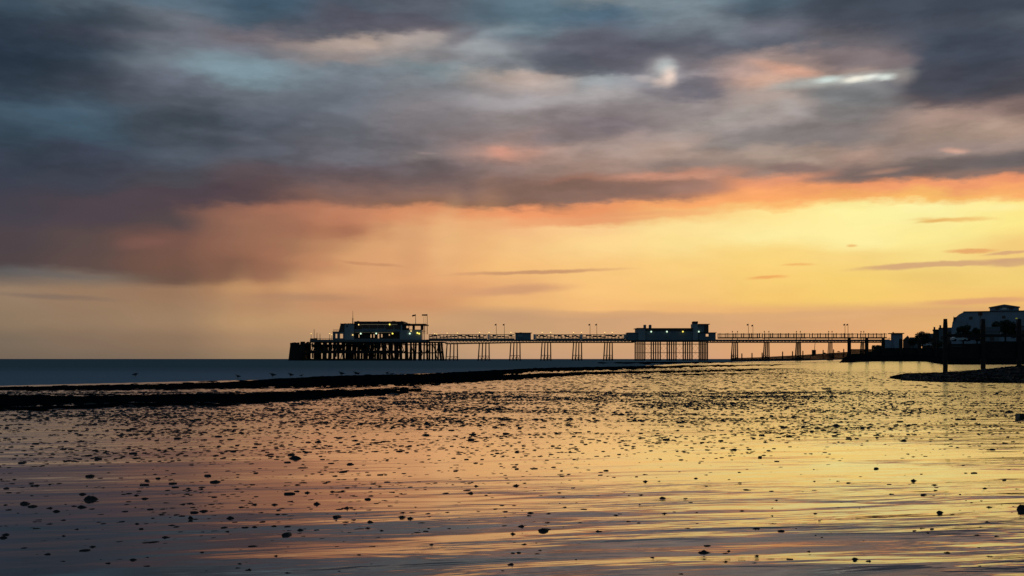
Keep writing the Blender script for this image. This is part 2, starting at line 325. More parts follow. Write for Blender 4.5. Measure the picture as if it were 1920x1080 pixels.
# running water at the right and close by, stiller film to the left
near_ = M('MULTIPLY', MR(Yp, 5.0, 8.6, 1, 0), MR(Xp, -1.7, .5, .10, 1))
right_ = M('MULTIPLY', MR(M('SUBTRACT', Xp, M('MULTIPLY', Yp, .27)), -1.6, 1.0, 0, .8), MR(Yp, 10, 40, 1, .4))
wmask = M('ADD', M('MULTIPLY', M('MAXIMUM', near_, right_), MR(geo_noise(pos, (.4, 1, 1), R(-10), .9, 3, .5), .36, .62, .2, 1.3)), .03)
fade = MR(Yp, 4, 26, 1.0, .5)
hh = M('ADD', M('MULTIPLY', M('MULTIPLY', M('ADD', M('MULTIPLY', rip, .019), M('MULTIPLY', rip2, .0018)), wmask), fade), M('MULTIPLY', swell, .016))
grain = geo_noise(pos, (.5, 1, 1), R(-10), 13.0, 3, .6)
hh = M('ADD', hh, M('MULTIPLY', M('MULTIPLY', grain, .0038), MR(Yp, 5, 16, .10, 1.0)))
bp = N('ShaderNodeBump'); bp.inputs['Strength'].default_value = 1; bp.inputs['Distance'].default_value = 1; L(hh, bp.inputs['Height'])
# damp patches that stand out of the film
pt = geo_noise(pos, (.35, 1.0, 1), R(-12), 1.4, 7, .68, .4)
pt2 = geo_noise(pos, (.6, 1.0, 1), R(-10), 9.0, 5, .7, .8)
ptc = M('ADD', pt, M('MULTIPLY', M('SUBTRACT', pt2, .5), .7))
thr = MR(Yp, 6, 26, .78, .56)
thr2 = M('SUBTRACT', M('ADD', thr, M('MULTIPLY', MR(Xp, 1.0, 6.0), .06)), 0)
damp = M('MULTIPLY', M('SUBTRACT', ptc, thr2), 14.0, clamp=True)
dif = N('ShaderNodeBsdfDiffuse'); dif.inputs[0].default_value = (.09, .078, .072, 1)
gl = N('ShaderNodeBsdfGlossy'); gl.inputs[0].default_value = (.98, .96, .92, 1); L(MR(Yp, 4, 20, .05, .13), gl.inputs['Roughness'])
L(bp.outputs[0], gl.inputs['Normal'])
fr = N('ShaderNodeFresnel'); fr.inputs[0].default_value = 1.45; L(bp.outputs[0], fr.inputs['Normal'])
frp = MR(fr.outputs[0], .22, .62, .17, .95, 'LINEAR')
mx = N('ShaderNodeMixShader'); L(frp, mx.inputs[0]); L(dif.outputs[0], mx.inputs[1]); L(gl.outputs[0], mx.inputs[2])
gd = N('ShaderNodeBsdfGlossy'); gd.inputs[0].default_value = (.35, .35, .36, 1); gd.inputs['Roughness'].default_value = .35
df2 = N('ShaderNodeBsdfDiffuse'); df2.inputs[0].default_value = (.05, .045, .045, 1)
md = N('ShaderNodeMixShader'); md.inputs[0].default_value = .38; L(df2.outputs[0], md.inputs[1]); L(gd.outputs[0], md.inputs[2])
mo = N('ShaderNodeMixShader'); L(M('MULTIPLY', damp, .55), mo.inputs[0]); L(mx.outputs[0], mo.inputs[1]); L(md.outputs[0], mo.inputs[2])
out = N('ShaderNodeOutputMaterial'); L(mo.outputs[0], out.inputs[0])
# sea
sea_m = nodes_of('sea_water')
g = N('ShaderNodeNewGeometry'); pos = g.outputs['Position']
w1 = geo_noise(pos, (.3, 1.0, 1), R(-8), .8, 5, .6)
bp = N('ShaderNodeBump'); bp.inputs['Strength'].default_value = 1; bp.inputs['Distance'].default_value = .3; L(w1, bp.inputs['Height'])
dif = N('ShaderNodeBsdfDiffuse')
cv = geo_noise(pos, (.02, .12, 1), 0, .6, 3, .5)
L(MIX(cv, lin((98, 120, 122)), lin((120, 140, 142))), dif.inputs[0])
gl = N('ShaderNodeBsdfGlossy'); gl.inputs[0].default_value = (.5, .6, .75, 1); gl.inputs['Roughness'].default_value = .5; L(bp.outputs[0], gl.inputs['Normal'])
sp = N('ShaderNodeSeparateXYZ'); L(pos, sp.inputs[0])
mo = N('ShaderNodeMixShader'); L(MR(sp.outputs[1], 34, 110, .40, .08), mo.inputs[0]); L(dif.outputs[0], mo.inputs[1]); L(gl.outputs[0], mo.inputs[2])
out = N('ShaderNodeOutputMaterial'); L(mo.outputs[0], out.inputs[0])

def interp(x, pts): return np.interp(x, [p[0] for p in pts], [p[1] for p in pts])
def sstep(x, a, b):
    t = np.clip((x-a)/(b-a), 0, 1); return t*t*(3-2*t)
# shoreline: distance of the water's edge for each bearing
SHORE = [(-1200, 24), (-400, 28), (0, 32), (240, 36), (480, 41), (640, 48), (900, 68), (1190, 116), (1340, 260), (1480, 430), (1600, 800)]
sh_l = np.log([p[1] for p in SHORE])
def shoreD(px): return np.exp(np.interp(px, [p[0] for p in SHORE], sh_l))
cols = np.linspace(-2500, 4600, 420); rows = np.geomspace(1.2, 800, 300)
PX, DD = np.meshgrid(cols, rows)
X = (PX-960)/F*DD
Z = np.full_like(X, .006)
Z += sstep(PX, 1500, 1640)*sstep(DD, 62, 130)*np.clip(.54-.44*sstep(PX, 1730, 1775), 0, 1)*.9
Z -= sstep(DD/shoreD(PX), .985, 1.12)*.5
V = np.stack([X, DD, Z], -1)
o = grid_mesh('wet_sand', V, len(rows), len(cols), wet); tag(o, kind='structure')
mb = MB(); mb.add([(-900, -300, -.02), (900, -300, -.02), (900, 20, -.02), (-900, 20, -.02)], [(0,1,2,3)])
tag(mb.build('beach', MT['shingle']), kind='structure')
mb = MB(); mb.add([(-40000, 20.5, 0), (40000, 20.5, 0), (40000, 45000, 0), (-40000, 45000, 0)], [(0,1,2,3)])
tag(mb.build('sea', sea_m), kind='structure')

# dark weed-covered banks lying along the tide line
def bank(pts, seed, bumpy=.02):
    xs = np.arange(pts[0][0], pts[-1][0]+1, 3.0)
    yt = np.interp(xs, [p[0] for p in pts], [p[1] for p in pts]); yb = np.interp(xs, [p[0] for p in pts], [p[2] for p in pts])
    jit = np.array([mn.fractal(Vector((x*.03, seed, 0)), 1, 2, 4) for x in xs])
    jit2 = np.array([mn.fractal(Vector((x*.05, seed+7, 0)), 1, 2, 4) for x in xs])
    jit3 = np.array([mn.fractal(Vector((x*.16, seed+3, 0)), 1, 2, 4) for x in xs])
    yt = yt+jit*1.2+jit3*.5; yb = np.maximum(yb+jit2*2.4+jit3*1.8*np.clip((yb-yt)/6, .2, 1), yt+.4)
    Df = H*F/(yt-HY); Db = H*F/(yb-HY); Dc = .5*(Df+Db); hc = np.maximum(H*(1-Dc/Df), .01)
    nn = 26; V = np.zeros((nn, len(xs), 3))
    for j in range(nn):
        t = j/(nn-1)*1.5
        D = Db+(Dc-Db)*t
        prof = np.sin(min(t, 1)*math.pi/2)**.8 if t <= 1 else math.cos((t-1)/.5*math.pi/2)
        z = hc*prof
        X = (xs-960)/F*D
        nz = np.array([mn.fractal(Vector((X[i]*1.2, D[i]*.8, seed)), 1, 2, 5) for i in range(len(xs))])
        z = z+nz*bumpy*(1 if 0 < j < nn-1 else 0)+.008
        if j in (0, nn-1): z = np.full_like(z, -.05)
        V[j, :, 0] = X; V[j, :, 1] = D; V[j, :, 2] = z
    o = grid_mesh('weed_bank', V, nn, len(xs), MT['weed']); tag(o, kind='structure')
bank([(-500,735,748),(0,726,732),(150,723.5,731),(300,721,729),(420,717,728),(500,712,727),(600,706.5,726),(700,703.5,724),(800,701.5,721),(900,696,709),(1000,690.5,697.5),(1100,688.5,695.5),(1200,686.7,692.3),(1300,685,689),(1400,684,686.5),(1500,683,683.6)], 3)
bank([(800,718,719),(860,709,719),(920,704,715),(1000,701,710),(1100,697.5,702.5),(1200,696,700),(1300,694.5,697.8),(1400,692.5,695),(1490,690.5,691)], 13, .015)
bank([(-500,748,790),(0,741,764),(100,743.5,761),(240,742,755.5),(400,740,756),(500,737,751),(600,733,743),(700,731,738),(790,728,729.5)], 23, .025)
bank([(1120,680,680.5),(1180,679,682),(1260,678.6,682),(1340,678.6,680.5),(1400,678.5,679)], 33, .02)
bank([(1230,704,704.5),(1300,701,703),(1400,699.5,701.2),(1480,699,699.5)], 43, .01)
bank([(1560,684,684.3),(1660,682.5,685.2),(1740,680.5,685.5),(1800,679.5,684.5)], 53, .01)

# shingle: the spit in front of the groyne and the beach climbing to the promenade
cols = np.linspace(1640, 2700, 260); rows = np.linspace(33, 72, 90)
PX, DD = np.meshgrid(cols, rows); X = (PX-960)/F*DD
crest = .62*sstep(PX, 1690, 2050)+.05*sstep(PX, 1660, 1700)
near = interp(PX, [(1660, 44), (1700, 38.5), (1760, 36.2), (1850, 35.2), (2000, 34.6), (2700, 34)])
far = interp(PX, [(1660, 46), (1700, 60), (1800, 62), (2700, 64)])
t = (DD-near)/(far-near)
prof = np.where(t < .45, np.sin(np.clip(t/.45, 0, 1)*math.pi/2)**.75, np.cos(np.clip((t-.45)/.55, 0, 1)*math.pi/2)**.7)
nz = np.array([mn.fractal(Vector((x*1.5, d*1.5, 3)), 1, 2, 5) for x, d in zip(X.ravel(), DD.ravel())]).reshape(X.shape)
Z = np.where((t > 0) & (t < 1), crest*prof+nz*.075*np.clip(crest*8, 0, 1)*prof+.004, -.06)
Z = np.where(PX < 1665, -.06, Z)
tag(grid_mesh('shingle_spit', np.stack([X, DD, Z], -1), len(rows), len(cols), MT['shingle']), kind='structure')
def landz(px, D):
    foot = .54-.46*sstep(px, 1725, 1785)
    z = np.interp(D, [118, 130, 150, 260, 420, 513, 800, 2500], [-.3, 0, .95, 2.7, 5.1, 5.4, 7, 8])
    z = np.where(D <= 130, np.interp(D, [118, 130], [-.6, 0])+foot, z+foot*np.clip(1-(D-130)/60, 0, 1)+.0*px)
    z = z+sstep(px, 1770, 1850)*sstep(D, 200, 300)*2.0
    edge = sstep(px, interp(D, [(118, 1592), (150, 1560), (260, 1590), (513, 1600), (1000, 1640)])-6, interp(D, [(118, 1600), (150, 1594), (260, 1640), (513, 1665), (1000, 1700)]))
    return z*edge-.6*(1-edge)
cols = np.concatenate([np.linspace(1540, 1800, 120), np.linspace(1804, 4000, 160)]); rows = np.concatenate([np.linspace(118, 160, 40), np.geomspace(163, 2500, 70)])
PX, DD = np.meshgrid(cols, rows); X = (PX-960)/F*DD
nz = np.array([mn.fractal(Vector((x*.6, d*.6, 5)), 1, 2, 5) for x, d in zip(X.ravel(), DD.ravel())]).reshape(X.shape)
Z = landz(PX, DD); Z = Z+nz*.05*(Z > .2)
tag(grid_mesh('shingle_beach', np.stack([X, DD, Z], -1), len(rows), len(cols), MT['shingle']), kind='structure')

# ------------------------------------------------------------------ the pier
PD = 513.0; SK = .47
def PX_(px): return px2x(px, PD)
def PZ(py): return py2z(py, PD)
def B(mb, x0, x1, yt, yb, s0=-4.6, s1=4.6):
    d = PD+min(s0, 0)       # sizes read off the front face of each block
    mb.box(px2x(x0, d), px2x(x1, d), PD+s0, PD+s1, py2z(yb, d), py2z(yt, d))
pier = empty('pier', (0, 0, 0), 'long dark seaside pier on slender iron legs reaching out over the sea', 'pier')
TR = [848, 908, 966.5, 1024.5, 1083, 1141, 1378, 1437.5, 1497, 1557, 1617]
mb = MB(); B(mb, 800, 1668, 636.5, 639.2, -5.2, 5.2); B(mb, 581, 800, 636.8, 641.0, -10, 10); B(mb, 1190, 1329, 639.2, 640.4, -8, 8); mb.build('deck', MT['deck'], pier)
for sgn in (-5.0, 5.0):
    xs = [836]+TR[:6]+[1190]
    def cy(x): return float(np.interp(x, [840, 990], [644.6, 642]))
    segs = list(zip(xs[:-1], xs[1:]))+list(zip([1327]+TR[6:], TR[6:]+[1662]))
    for a, b in segs:
        mb = MB(); ya, yb = (cy(a), cy(b)) if b < 1200 else (641.8, 641.8)
        mb.bar((PX_(a), PD+sgn, PZ(ya)), (PX_(b), PD+sgn, PZ(yb)), .3, n=4)
        n = int((b-a)/3.2)
        for i in range(n):
            x0 = a+(b-a)*i/n; x1 = a+(b-a)*(i+1)/n; y0 = ya+(yb-ya)*i/n
            if i % 2: mb.bar((PX_(x0), PD+sgn, PZ(y0)), (PX_(x1), PD+sgn, PZ(639)), .13, n=4)
            else: mb.bar((PX_(x0), PD+sgn, PZ(639)), (PX_(x1), PD+sgn, PZ(y0)), .13, n=4)
        mb.build('lattice_girder', MT['iron'], pier)
def trestle(px, n=4, rows_=1):
    yb = 676.3
    mb = MB(); xc = PX_(px)
    tops = []
    for i in range(n):
        s = -4.65+9.3*i/(n-1); tops.append((xc+SK*s, PD+s))
    zt = PZ(float(np.interp(px, [840, 990], [644.6, 642])))
    mb.bar((*tops[0], zt-6.2), (*tops[-1], zt-6.2), .16, n=4)
    for i in range(n-1):
        a, b = tops[i], tops[i+1]
        mb.bar((*a, zt-6.2), (*b, -.2), .07, n=4); mb.bar((*b, zt-6.2), (*a, -.2), .07, n=4)
    t = mb.build('trestle', MT['iron'], pier)
    mb = MB(); mb.bar((*tops[0], zt-.15), (*tops[-1], zt-.15), .16, n=4); mb.build('cap_beam', MT['iron'], t)
    for i, (x, y) in enumerate(tops):
        mb = MB(); rk = (-.8+1.6*i/(n-1))*.45
        mb.bar((x+rk-.25, y, -.5), (x, y, zt), .33 if px < 1500 else .24, .28 if px < 1500 else .2, n=8); mb.bar((x+rk-.25, y, -.5), (x+rk-.22, y, .55), .42, n=8)
        mb.build('pile', MT['iron'], t, True)
for p in TR: trestle(p)
# trestles under the arcade
for k, (a, b, n) in enumerate([(1191, 1209, 6), (1221, 1238, 5), (1251, 1267.5, 5), (1281, 1297.5, 5), (1311, 1326.5, 6)]):
    mb = MB(); pts = []
    for i in range(n):
        f = i/(n-1); s = -7+14*f; pts.append((px2x(a+(b-a)*f, PD+s), PD+s))
    mb.bar((*pts[0], PZ(661.4)), (*pts[-1], PZ(661.4)), .13, n=4)
    t = mb.build('trestle', MT['iron'], pier)
    mb = MB(); mb.bar((*pts[0], PZ(645.2)), (*pts[-1], PZ(645.2)), .13, n=4); mb.build('cap_beam', MT['iron'], t)
    for x, y in pts:
        mb = MB(); mb.bar((x, y, -.5), (x, y, PZ(640)), .33, n=8); mb.bar((x, y, -.5), (x, y, .5), .4, n=8); mb.build('pile', MT['iron'], t, True)
mb = MB()
for s in (-7, 7):
    for yy in (645.2, 661.4): mb.bar((px2x(1191 if s < 0 else 1209, PD+s), PD+s, PZ(yy)), (px2x(1311 if s < 0 else 1326, PD+s), PD+s, PZ(yy)), .13, n=4)
    for a in (1209, 1238, 1267.5, 1297.5):
        for za, zb in ((645, 661), (661, 675)):
            for q, w in ((a, a+13), (a+13, a)):
                mb.bar((PX_(q), PD+s, PZ(za)), (PX_(w), PD+s, PZ(zb)), .035, n=4)
mb.build('cross_bracing', MT['iron'], pier)
# timber forest under the pavilion
mb = MB()
rr = random.Random(5)
for yy, hh_ in ((646.2, .22), (661.5, .3)):
    for s in (-9, -3, 3, 9): B(mb, 566, 829, yy-hh_*3.2, yy+hh_*3.2, s-.2, s+.2)
B(mb, 575, 756, 657, 662.5, -8.6, -8.4); B(mb, 572, 770, 672.5, 677, -8.6, -8.3); B(mb, 640, 756, 641, 644.2, -9.3, 9.3)
B(mb, 581, 833, 640.5, 642.2, -9.6, 9.6)
mb.build('cross_beam', MT['timber'], pier)
x = 572.0; k = 0
while x < 834:
    mb = MB(); w = (.42 if x > 752 else .5)*rr.uniform(.85, 1.25); lean = rr.uniform(-.5, .5) if x < 825 else 1.1
    s = rr.choice((-8.6, -4, 1, 7))
    mb.bar((PX_(x)+lean, PD+s, -.6), (PX_(x), PD+s, PZ(641)), w, n=6)
    mb.build('pile', MT['timber'], pier, True)
    x += rr.uniform(3.2, 4.6) if x < 752 else rr.uniform(3.8, 5.4)
for i in range(90):
    mb = MB()
    x = rr.uniform(570, 826); s = rr.choice((-8.7, -4.2, 1.2, 7.2)); d = rr.choice((-1, 1))*rr.uniform(4, 7)
    za, zb = rr.choice(((646, 661), (646, 661), (662, 676)))
    if x > 755 and i % 2: continue
    mb.bar((PX_(x), PD+s, PZ(za)), (PX_(x+d), PD+s, PZ(zb)), .26, n=4)
    mb.build('brace', MT['timber'], pier)
for i in range(88):     # plank infill between the inner piles
    mb = MB()
    x = rr.uniform(574, 752); w = rr.uniform(1.6, 4.8); ya = rr.choice((643, 647, 662)); yb = ya+rr.uniform(6, 14)
    B(mb, x, x+w, ya, yb, .8+i*.02, .81+i*.02)
    mb.build('timber_infill', MT['timber'], pier)
# balustrades and wind screens
mb = MB(); sections = [(804, 913), (918.5, 965), (1005.5, 1088), (1093, 1171)]
for a, b in sections:
    for s in (-4.9, 4.9):
        off = 0 if s < 0 else -.8
        B(mb, a, b, 627.0, 628.0, s, s+.15); B(mb, a, b, 634.2, 637, s, s+.1)
        x = a
        while x <= b: B(mb, x, x+.7, 626.6, 636.6, s-.05, s+.2); x += 6.8
    x = a+1
    while x < b-5:           # benches and solid panels of the centre screen
        w = rr.uniform(2, 7); yc = rr.choice((629.4, 630.6, 632))
        B(mb, x, x+w, yc-rr.uniform(.7, 1.5), yc+rr.uniform(.7, 1.6), -.1, .1); x += w*rr.uniform(.5, 1.3)
    B(mb, a, b, 631.6, 632.5, .15, .3)
mb.build('wind_screen', MT['deck'], pier)
mb = MB()
for a, b in ((1350, 1428), (1434, 1517), (1523.5, 1607), (1614, 1663)):
    for s in (-4.9, 4.9):
        B(mb, a, b, 625.6, 626.6, s, s+.15); B(mb, a, b, 632.2, 634.6, s, s+.12)
        x = a
        while x <= b+.1:
            B(mb, x-.7, x+.7, 624.6, 634.6, s-.2, s+.2)
            q = 2.9
            while q < 14 and x+q < b: B(mb, x+q, x+q+.35, 626.6, 632.4, s, s+.08); q += 2.9
            x += 14.9
B(mb, 1428, 1434, 633, 634.5, -5, -4.9); B(mb, 1606, 1614, 633, 634.5, -5, -4.9)
B(mb, 1664, 1676, 634.4, 635, -4.9, -4.8)
for x in range(1665, 1677, 3): B(mb, x, x+.4, 632, 637, -4.9, -4.8)
B(mb, 583, 624, 634.4, 635.0, -9.9, -9.8)
for x in range(583, 625, 3): B(mb, x, x+.35, 634.4, 637, -9.9, -9.8)
mb.build('balustrade', MT['iron'], pier)
mb = MB()
for a, b in ((914.5, 917.8), (1000.5, 1005), (1089, 1092.4), (1171.5, 1176.5)): B(mb, a, b, 626.4, 636, 2.2, 5)
mb.build('screen_end', MT['white'], pier)
mb = MB()
B(mb, 581.5, 588, 634.5, 637, -8, -5); B(mb, 589, 593, 634, 637, 0, 2); mb.build('locker', MT['timber'], pier)

# landing stage at the sea end
ls = empty('landing_stage', (PX_(560), PD, 0), 'black timber landing stage closing the far left end of the pier', 'landing stage')
def lsb(mb, name, m=MT['timber']): return mb.build(name, m, ls, origin=(PX_(560), PD, 0))
mb = MB(); mb.prism([(PX_(546), -.5), (PX_(576), -.5), (PX_(577), PZ(646)), (PX_(562), PZ(646)), (PX_(550), PZ(645))], PD-7, PD+7); lsb(mb, 'staging')
mb = MB()
for x, y in ((545.5, 642.8), (549, 642.2), (552.5, 641.8), (556, 642.4), (559.5, 642), (564.5, 643), (568, 642.4), (571.5, 643.4), (575, 643)):
    B(mb, x-1.7, x+1.6, y, 647, -7.2, -6.4)
lsb(mb, 'fender_posts')
mb = MB(); mb.prism([(PX_(572), PZ(648)), (PX_(582), PZ(641)), (PX_(582), PZ(644)), (PX_(577), PZ(650))], PD-7.3, PD-6.6); lsb(mb, 'gangway')

# lamp posts
def lamp_thing(px, side, lit, ytop, label, s=None, grp='lamp posts along the pier deck'):
    global LAMPS
    s = side*4.65 if s is None else s
    x, y = (PX_(px)+SK*s if side else px2x(px, PD+s)), PD+s
    key = (lit, 1)
    if key not in LAMPS:
        o = empty('lamp_post', (0, 0, 0), 'x', 'lamp post')
        m = MB(); h = 3.2; m.bar((0,0,0), (0,0,.5), .22, .16, 8); m.bar((0,0,.5), (0,0,h), .10, .08, 8); m.build('pole', MT['iron'], o)
        m = MB(); m.ball((0, 0, h+.25), .25, .25, .25); m.build('globe', MT[lit] if lit else MT['iron'], o, True)
        m = MB(); m.bar((0,0,h-.1), (0,0,h+.04), .1, .24, 8); m.build('collar', MT['iron'], o)
        LAMPS[key] = o
    else: o = copy_tree(LAMPS[key])
    z0 = py2z(636.6, PD+min(s, 0))-.1; hh2 = py2z(ytop, PD+s)-z0
    o.location = (x, y, z0); k = hh2/3.48; o.scale = (1, 1, k)
    tag(o, label, 'lamp post', grp); return o
LAMPS = {}
names = ['just right of the pavilion', 'between pavilion and the first flagpole pair', 'beside the kiosk', 'right of the kiosk', 'left of the second flagpole pair', 'at the left end of the arcade']
for i, p in enumerate(TR):
    for side in (-1, 1):
        nm = 'left' if side < 0 else 'right'
        if i < 6: lamp_thing(p, side, 'warm', 623.4 if i else 624.6, f'lit globe lamp post {names[i]}, {nm} one of its pair')
        else: lamp_thing(p, side, None, 621.4, f'unlit slim lamp post over the {["first","second","third","fourth","fifth"][i-6]} trestle right of the arcade, {nm} of its pair')
for px, y, s, lb in ((583.3, 625.6, -9, 'lit globe lamp post nearest the sea end, above the landing stage'), (618, 625.6, -9, 'lit globe lamp post close by the pavilion left wall, taller of two'), (622, 627.4, 8.4, 'lit globe lamp post touching the pavilion left wall, lower of two'),
                     (815, 625.6, 4.9, 'lit globe lamp post at the left start of the wind screen'), (819, 626.4, -5, 'second lit globe lamp post at the left start of the wind screen')):
    lamp_thing(px, 0, 'warm', y, lb, s)
def pole_thing(px, yb, yt, s, label, r=.1, flag=None, name='flagpole', cat='flagpole', grp=None):
    x, y, z = px2x(px, PD+s), PD+s, py2z(yb, PD+min(s, 0))-.1
    o = empty(name, (x, y, z), label, cat, grp); h = py2z(yt, PD+s)-z
    m = MB(); m.bar((0,0,0), (0,0,h), r*1.3, r*.8, 8); m.build('pole', MT['iron'], o)
    if flag:
        w, hgt, drop = flag; m = MB(); n = 10; vs = []
        for th in (-.03, .03):
            for i in range(n+1):
                f = i/n; yy = math.sin(f*7)*.18*f
                vs += [(-w*f, yy+th, h-.1-drop*f*.6), (-w*f, yy+th, h-.1-hgt*(1-.25*f)-drop*f)]
        q = 2*(n+1); fs = []
        for i in range(n):
            a = 2*i; fs += [(a, a+1, a+3, a+2), (q+a, q+a+2, q+a+3, q+a+1), (a, a+2, q+a+2, q+a), (a+1, q+a+1, q+a+3, a+3)]
        fs += [(0, q, q+1, 1), (2*n, 2*n+1, q+2*n+1, q+2*n)]
        m.add(vs, fs); m.build('flag', MT['cloth'], o)
    return o
G = 'flagpoles flying small flags on the pier'
pole_thing(779.3, 606.5, 589, 2, 'flagpole on the pavilion roof with a small drooping flag', .12, (1.7, .7, .6), grp=G)
pole_thing(801, 626, 588.8, 3, 'tallest flagpole with the widest flag beside the pavilion right end', .14, (2.6, .75, .15), grp=G)
mb = MB()
ag = empty('aerial_mast', (PX_(661.5), PD, PZ(607)), 'thin aerial mast rising from the pavilion stair tower roof', 'aerial')
mb.bar((0,0,0), (0,0,2.6), .28, .16); mb.bar((0,0,2.6), (0,0,6.3), .13, .05); mb.build('mast', MT['iron'], ag)
mb = MB(); mb.box(-.5, .5, -.1, .1, 2.2, 2.4); mb.build('crossbar', MT['iron'], ag)
for px, yb, yt, lb in ((589, 636.5, 617, 'tallest bare pole standing on the sea end of the deck'), (594.3, 636.5, 624, 'short thick bare post right of the tallest pole on the sea end'), (600, 636.5, 625.5, 'thin short bare post on the sea end, nearest the pavilion')):
    pole_thing(px, yb, yt, -3, lb, .12, name='deck_pole', cat='pole', grp='bare poles on the pier head')
for px, lb in ((930.6, 'left flagpole of the pair left of the kiosk'), (945.6, 'right flagpole of the pair left of the kiosk'), (1106.3, 'left flagpole of the pair left of the arcade'), (1119, 'right flagpole of the pair left of the arcade'),
               (1403.2, 'taller left flagpole of the pair just right of the arcade'), (1411.8, 'lower right flagpole of the pair just right of the arcade'), (1584.4, 'left flagpole of the pair nearest the shore'), (1590, 'right flagpole of the pair nearest the shore')):
    pole_thing(px, 636, 606.8 if px != 1411.8 else 608.5, -4.5 if lb.split()[0] in ('left', 'taller') else 4.5, lb, .1, (.75, .7, .35), grp=G)
pole_thing(797, 626, 592, -3, 'thin mast left of the tallest flagpole', .05, name='deck_pole', cat='pole', grp='bare poles on the pier head')
pole_thing(794, 626, 593, 0, 'thinner mast second left of the tallest flagpole', .05, name='deck_pole', cat='pole', grp='bare poles on the pier head')

# walls with openings (front wall only; the far side of these rooms is open glazing)
def wall(mb, x0, x1, yt, yb, holes, s0, s1):
    holes = sorted(holes); x = x0
    for (a, b, t, u) in holes:
        if a > x: B(mb, x, a, yt, yb, s0, s1)
        B(mb, a, b, yt, t, s0, s1); B(mb, a, b, u, yb, s0, s1); x = b
    if x < x1: B(mb, x, x1, yt, yb, s0, s1)
# pavilion at the sea end
pv = empty('pavilion', (PX_(710), PD, PZ(637)), 'two-storey lit pavilion with flat dark roof over the sea end of the pier', 'pavilion')
def pb(mb, name, m, par=None, **k): 
    o = mb.build(name, m, par or pv, origin=None if par else (PX_(710), PD, PZ(637)), **k); return o
mb = MB(); wall(mb, 623.8, 645, 622.2, 637.2, [(629, 632.3, 626, 634), (637.5, 643, 626, 634.2)], -9.2, -8.9)
B(mb, 645, 660, 622.2, 637.2, -9.2, 8); w1_ = pb(mb, 'lower_wing', MT['render2'])
mb = MB(); B(mb, 623.4, 640, 621.6, 622.4, -9.5, 9.3); pb(mb, 'wing_roof', MT['roof'])
mb = MB(); B(mb, 624.4, 635.5, 618, 618.5, -9, -8.9); B(mb, 624.4, 635.5, 620, 620.3, -9, -8.9)
for x in (624.5, 627.5, 630.5, 633.5): B(mb, x, x+.35, 618, 622, -9, -8.9)
pb(mb, 'terrace_railing', MT['iron'])
mb = MB(); mb.prism([(px2x(a, PD-7), py2z(b, PD-7)) for a, b in ((634.8, 622.1), (638.6, 607.6), (646, 607.6), (646, 622.1))], PD-7, PD+7); pb(mb, 'stair_glazing', MT['dglass'])
mb = MB(); B(mb, 646, 663.6, 607.6, 637.2, -9.6, -8.9); B(mb, 646, 663.6, 607.6, 622, -8.8, 7); pb(mb, 'stair_tower', MT['render'])
mb = MB(); B(mb, 637.6, 664, 606.6, 607.5, -9.8, 8)
for x in (646, 652, 656): B(mb, x, x+1.5, 606.1, 606.6, -4, 0)
pb(mb, 'tower_roof', MT['roof'])
mb = MB(); B(mb, 649, 652.5, 610, 613.5, -9.66, -9.61); pb(mb, 'tower_window', MT['dglass'])
mb = MB(); B(mb, 664, 757, 602.6, 607.6, -9.4, 9.4)
mb.prism([(PX_(756), PZ(602.8)), (PX_(757.5), PZ(603.6)), (PX_(755), PZ(607.5))], PD-9.4, PD+9)
for x, w in ((669.5, 2.4), (709, .6), (735, 5)): B(mb, x, x+w, 601.8, 602.6, -3, 2)
pb(mb, 'main_roof', MT['roof'])
mb = MB(); B(mb, 664, 752, 609, 622.6, -6, -5.6); up = pb(mb, 'upper_wall', MT['render'])
for i, (a, b) in enumerate(((664.4, 679), (680.5, 691.5), (693.5, 707), (709, 719.5), (724, 736.5), (739.5, 751.5))):
    mb = MB(); B(mb, a, b, 609.4, 615.4 if 1 <= i <= 3 else 619.5, -6.15, -6.02); pb(mb, 'window', MT['dglass'])
mb = MB(); B(mb, 676, 745, 608.0, 608.5, -6.3, -6.1); pb(mb, 'added_glow', MT['dim'])  # added glowing bar standing in for the bright line under the roof
mb = MB(); B(mb, 664, 750, 617.5, 621, -9.2, -9.1); pb(mb, 'balcony_front', MT['render2'])
mb = MB(); B(mb, 663.6, 751, 621.2, 622.9, -9.4, -5.5); B(mb, 663.6, 751, 622.3, 622.8, -5.5, 9); pb(mb, 'balcony_slab', MT['deck'])
mb = MB(); B(mb, 697, 735, 623.1, 623.5, -8.6, -8.4); B(mb, 666, 694, 623.2, 623.4, -8.6, -8.5); pb(mb, 'added_glow', MT['dim'])  # more added glow, for the bright line below the balcony slab
mb = MB(); wall(mb, 662, 750, 623.6, 637.2, [(672.3, 673.8, 627, 633), (694.6, 696.6, 627, 633), (700.2, 702.2, 626.6, 633), (708.2, 711, 626, 634.4), (714.6, 717, 626.4, 632.4), (729, 731, 626.4, 629.4)], -5.2, -4.9)
pb(mb, 'lower_wall', mat('dark_panelling', (.035, .045, .05)))
mb = MB(); B(mb, 662, 750, 635.2, 637.2, -9.2, -9.0); pb(mb, 'plinth', MT['render2'])
mb = MB(); B(mb, 749.5, 791, 618.8, 637.2, -9.1, -8.7); B(mb, 751.5, 754, 609, 618.8, -9.1, -8.7); pb(mb, 'cafe_wall', MT['render'])
mb = MB(); wall(mb, 754, 793, 608.8, 618.8, [(762, 766, 610.5, 615), (767.4, 773.2, 610.5, 618), (778, 788.6, 610.4, 618)], -8.6, -8.3); pb(mb, 'upper_glazing', MT['roof'])
mb = MB(); B(mb, 753, 798, 607, 609, -9.6, 9.2); B(mb, 761, 768, 606.4, 607, -3, 2); pb(mb, 'cafe_roof', MT['redroof'])
mb = MB()
for x in (790.4, 792.4, 795.2): B(mb, x, x+.9, 609, 637.2, -8.9, -8.5)
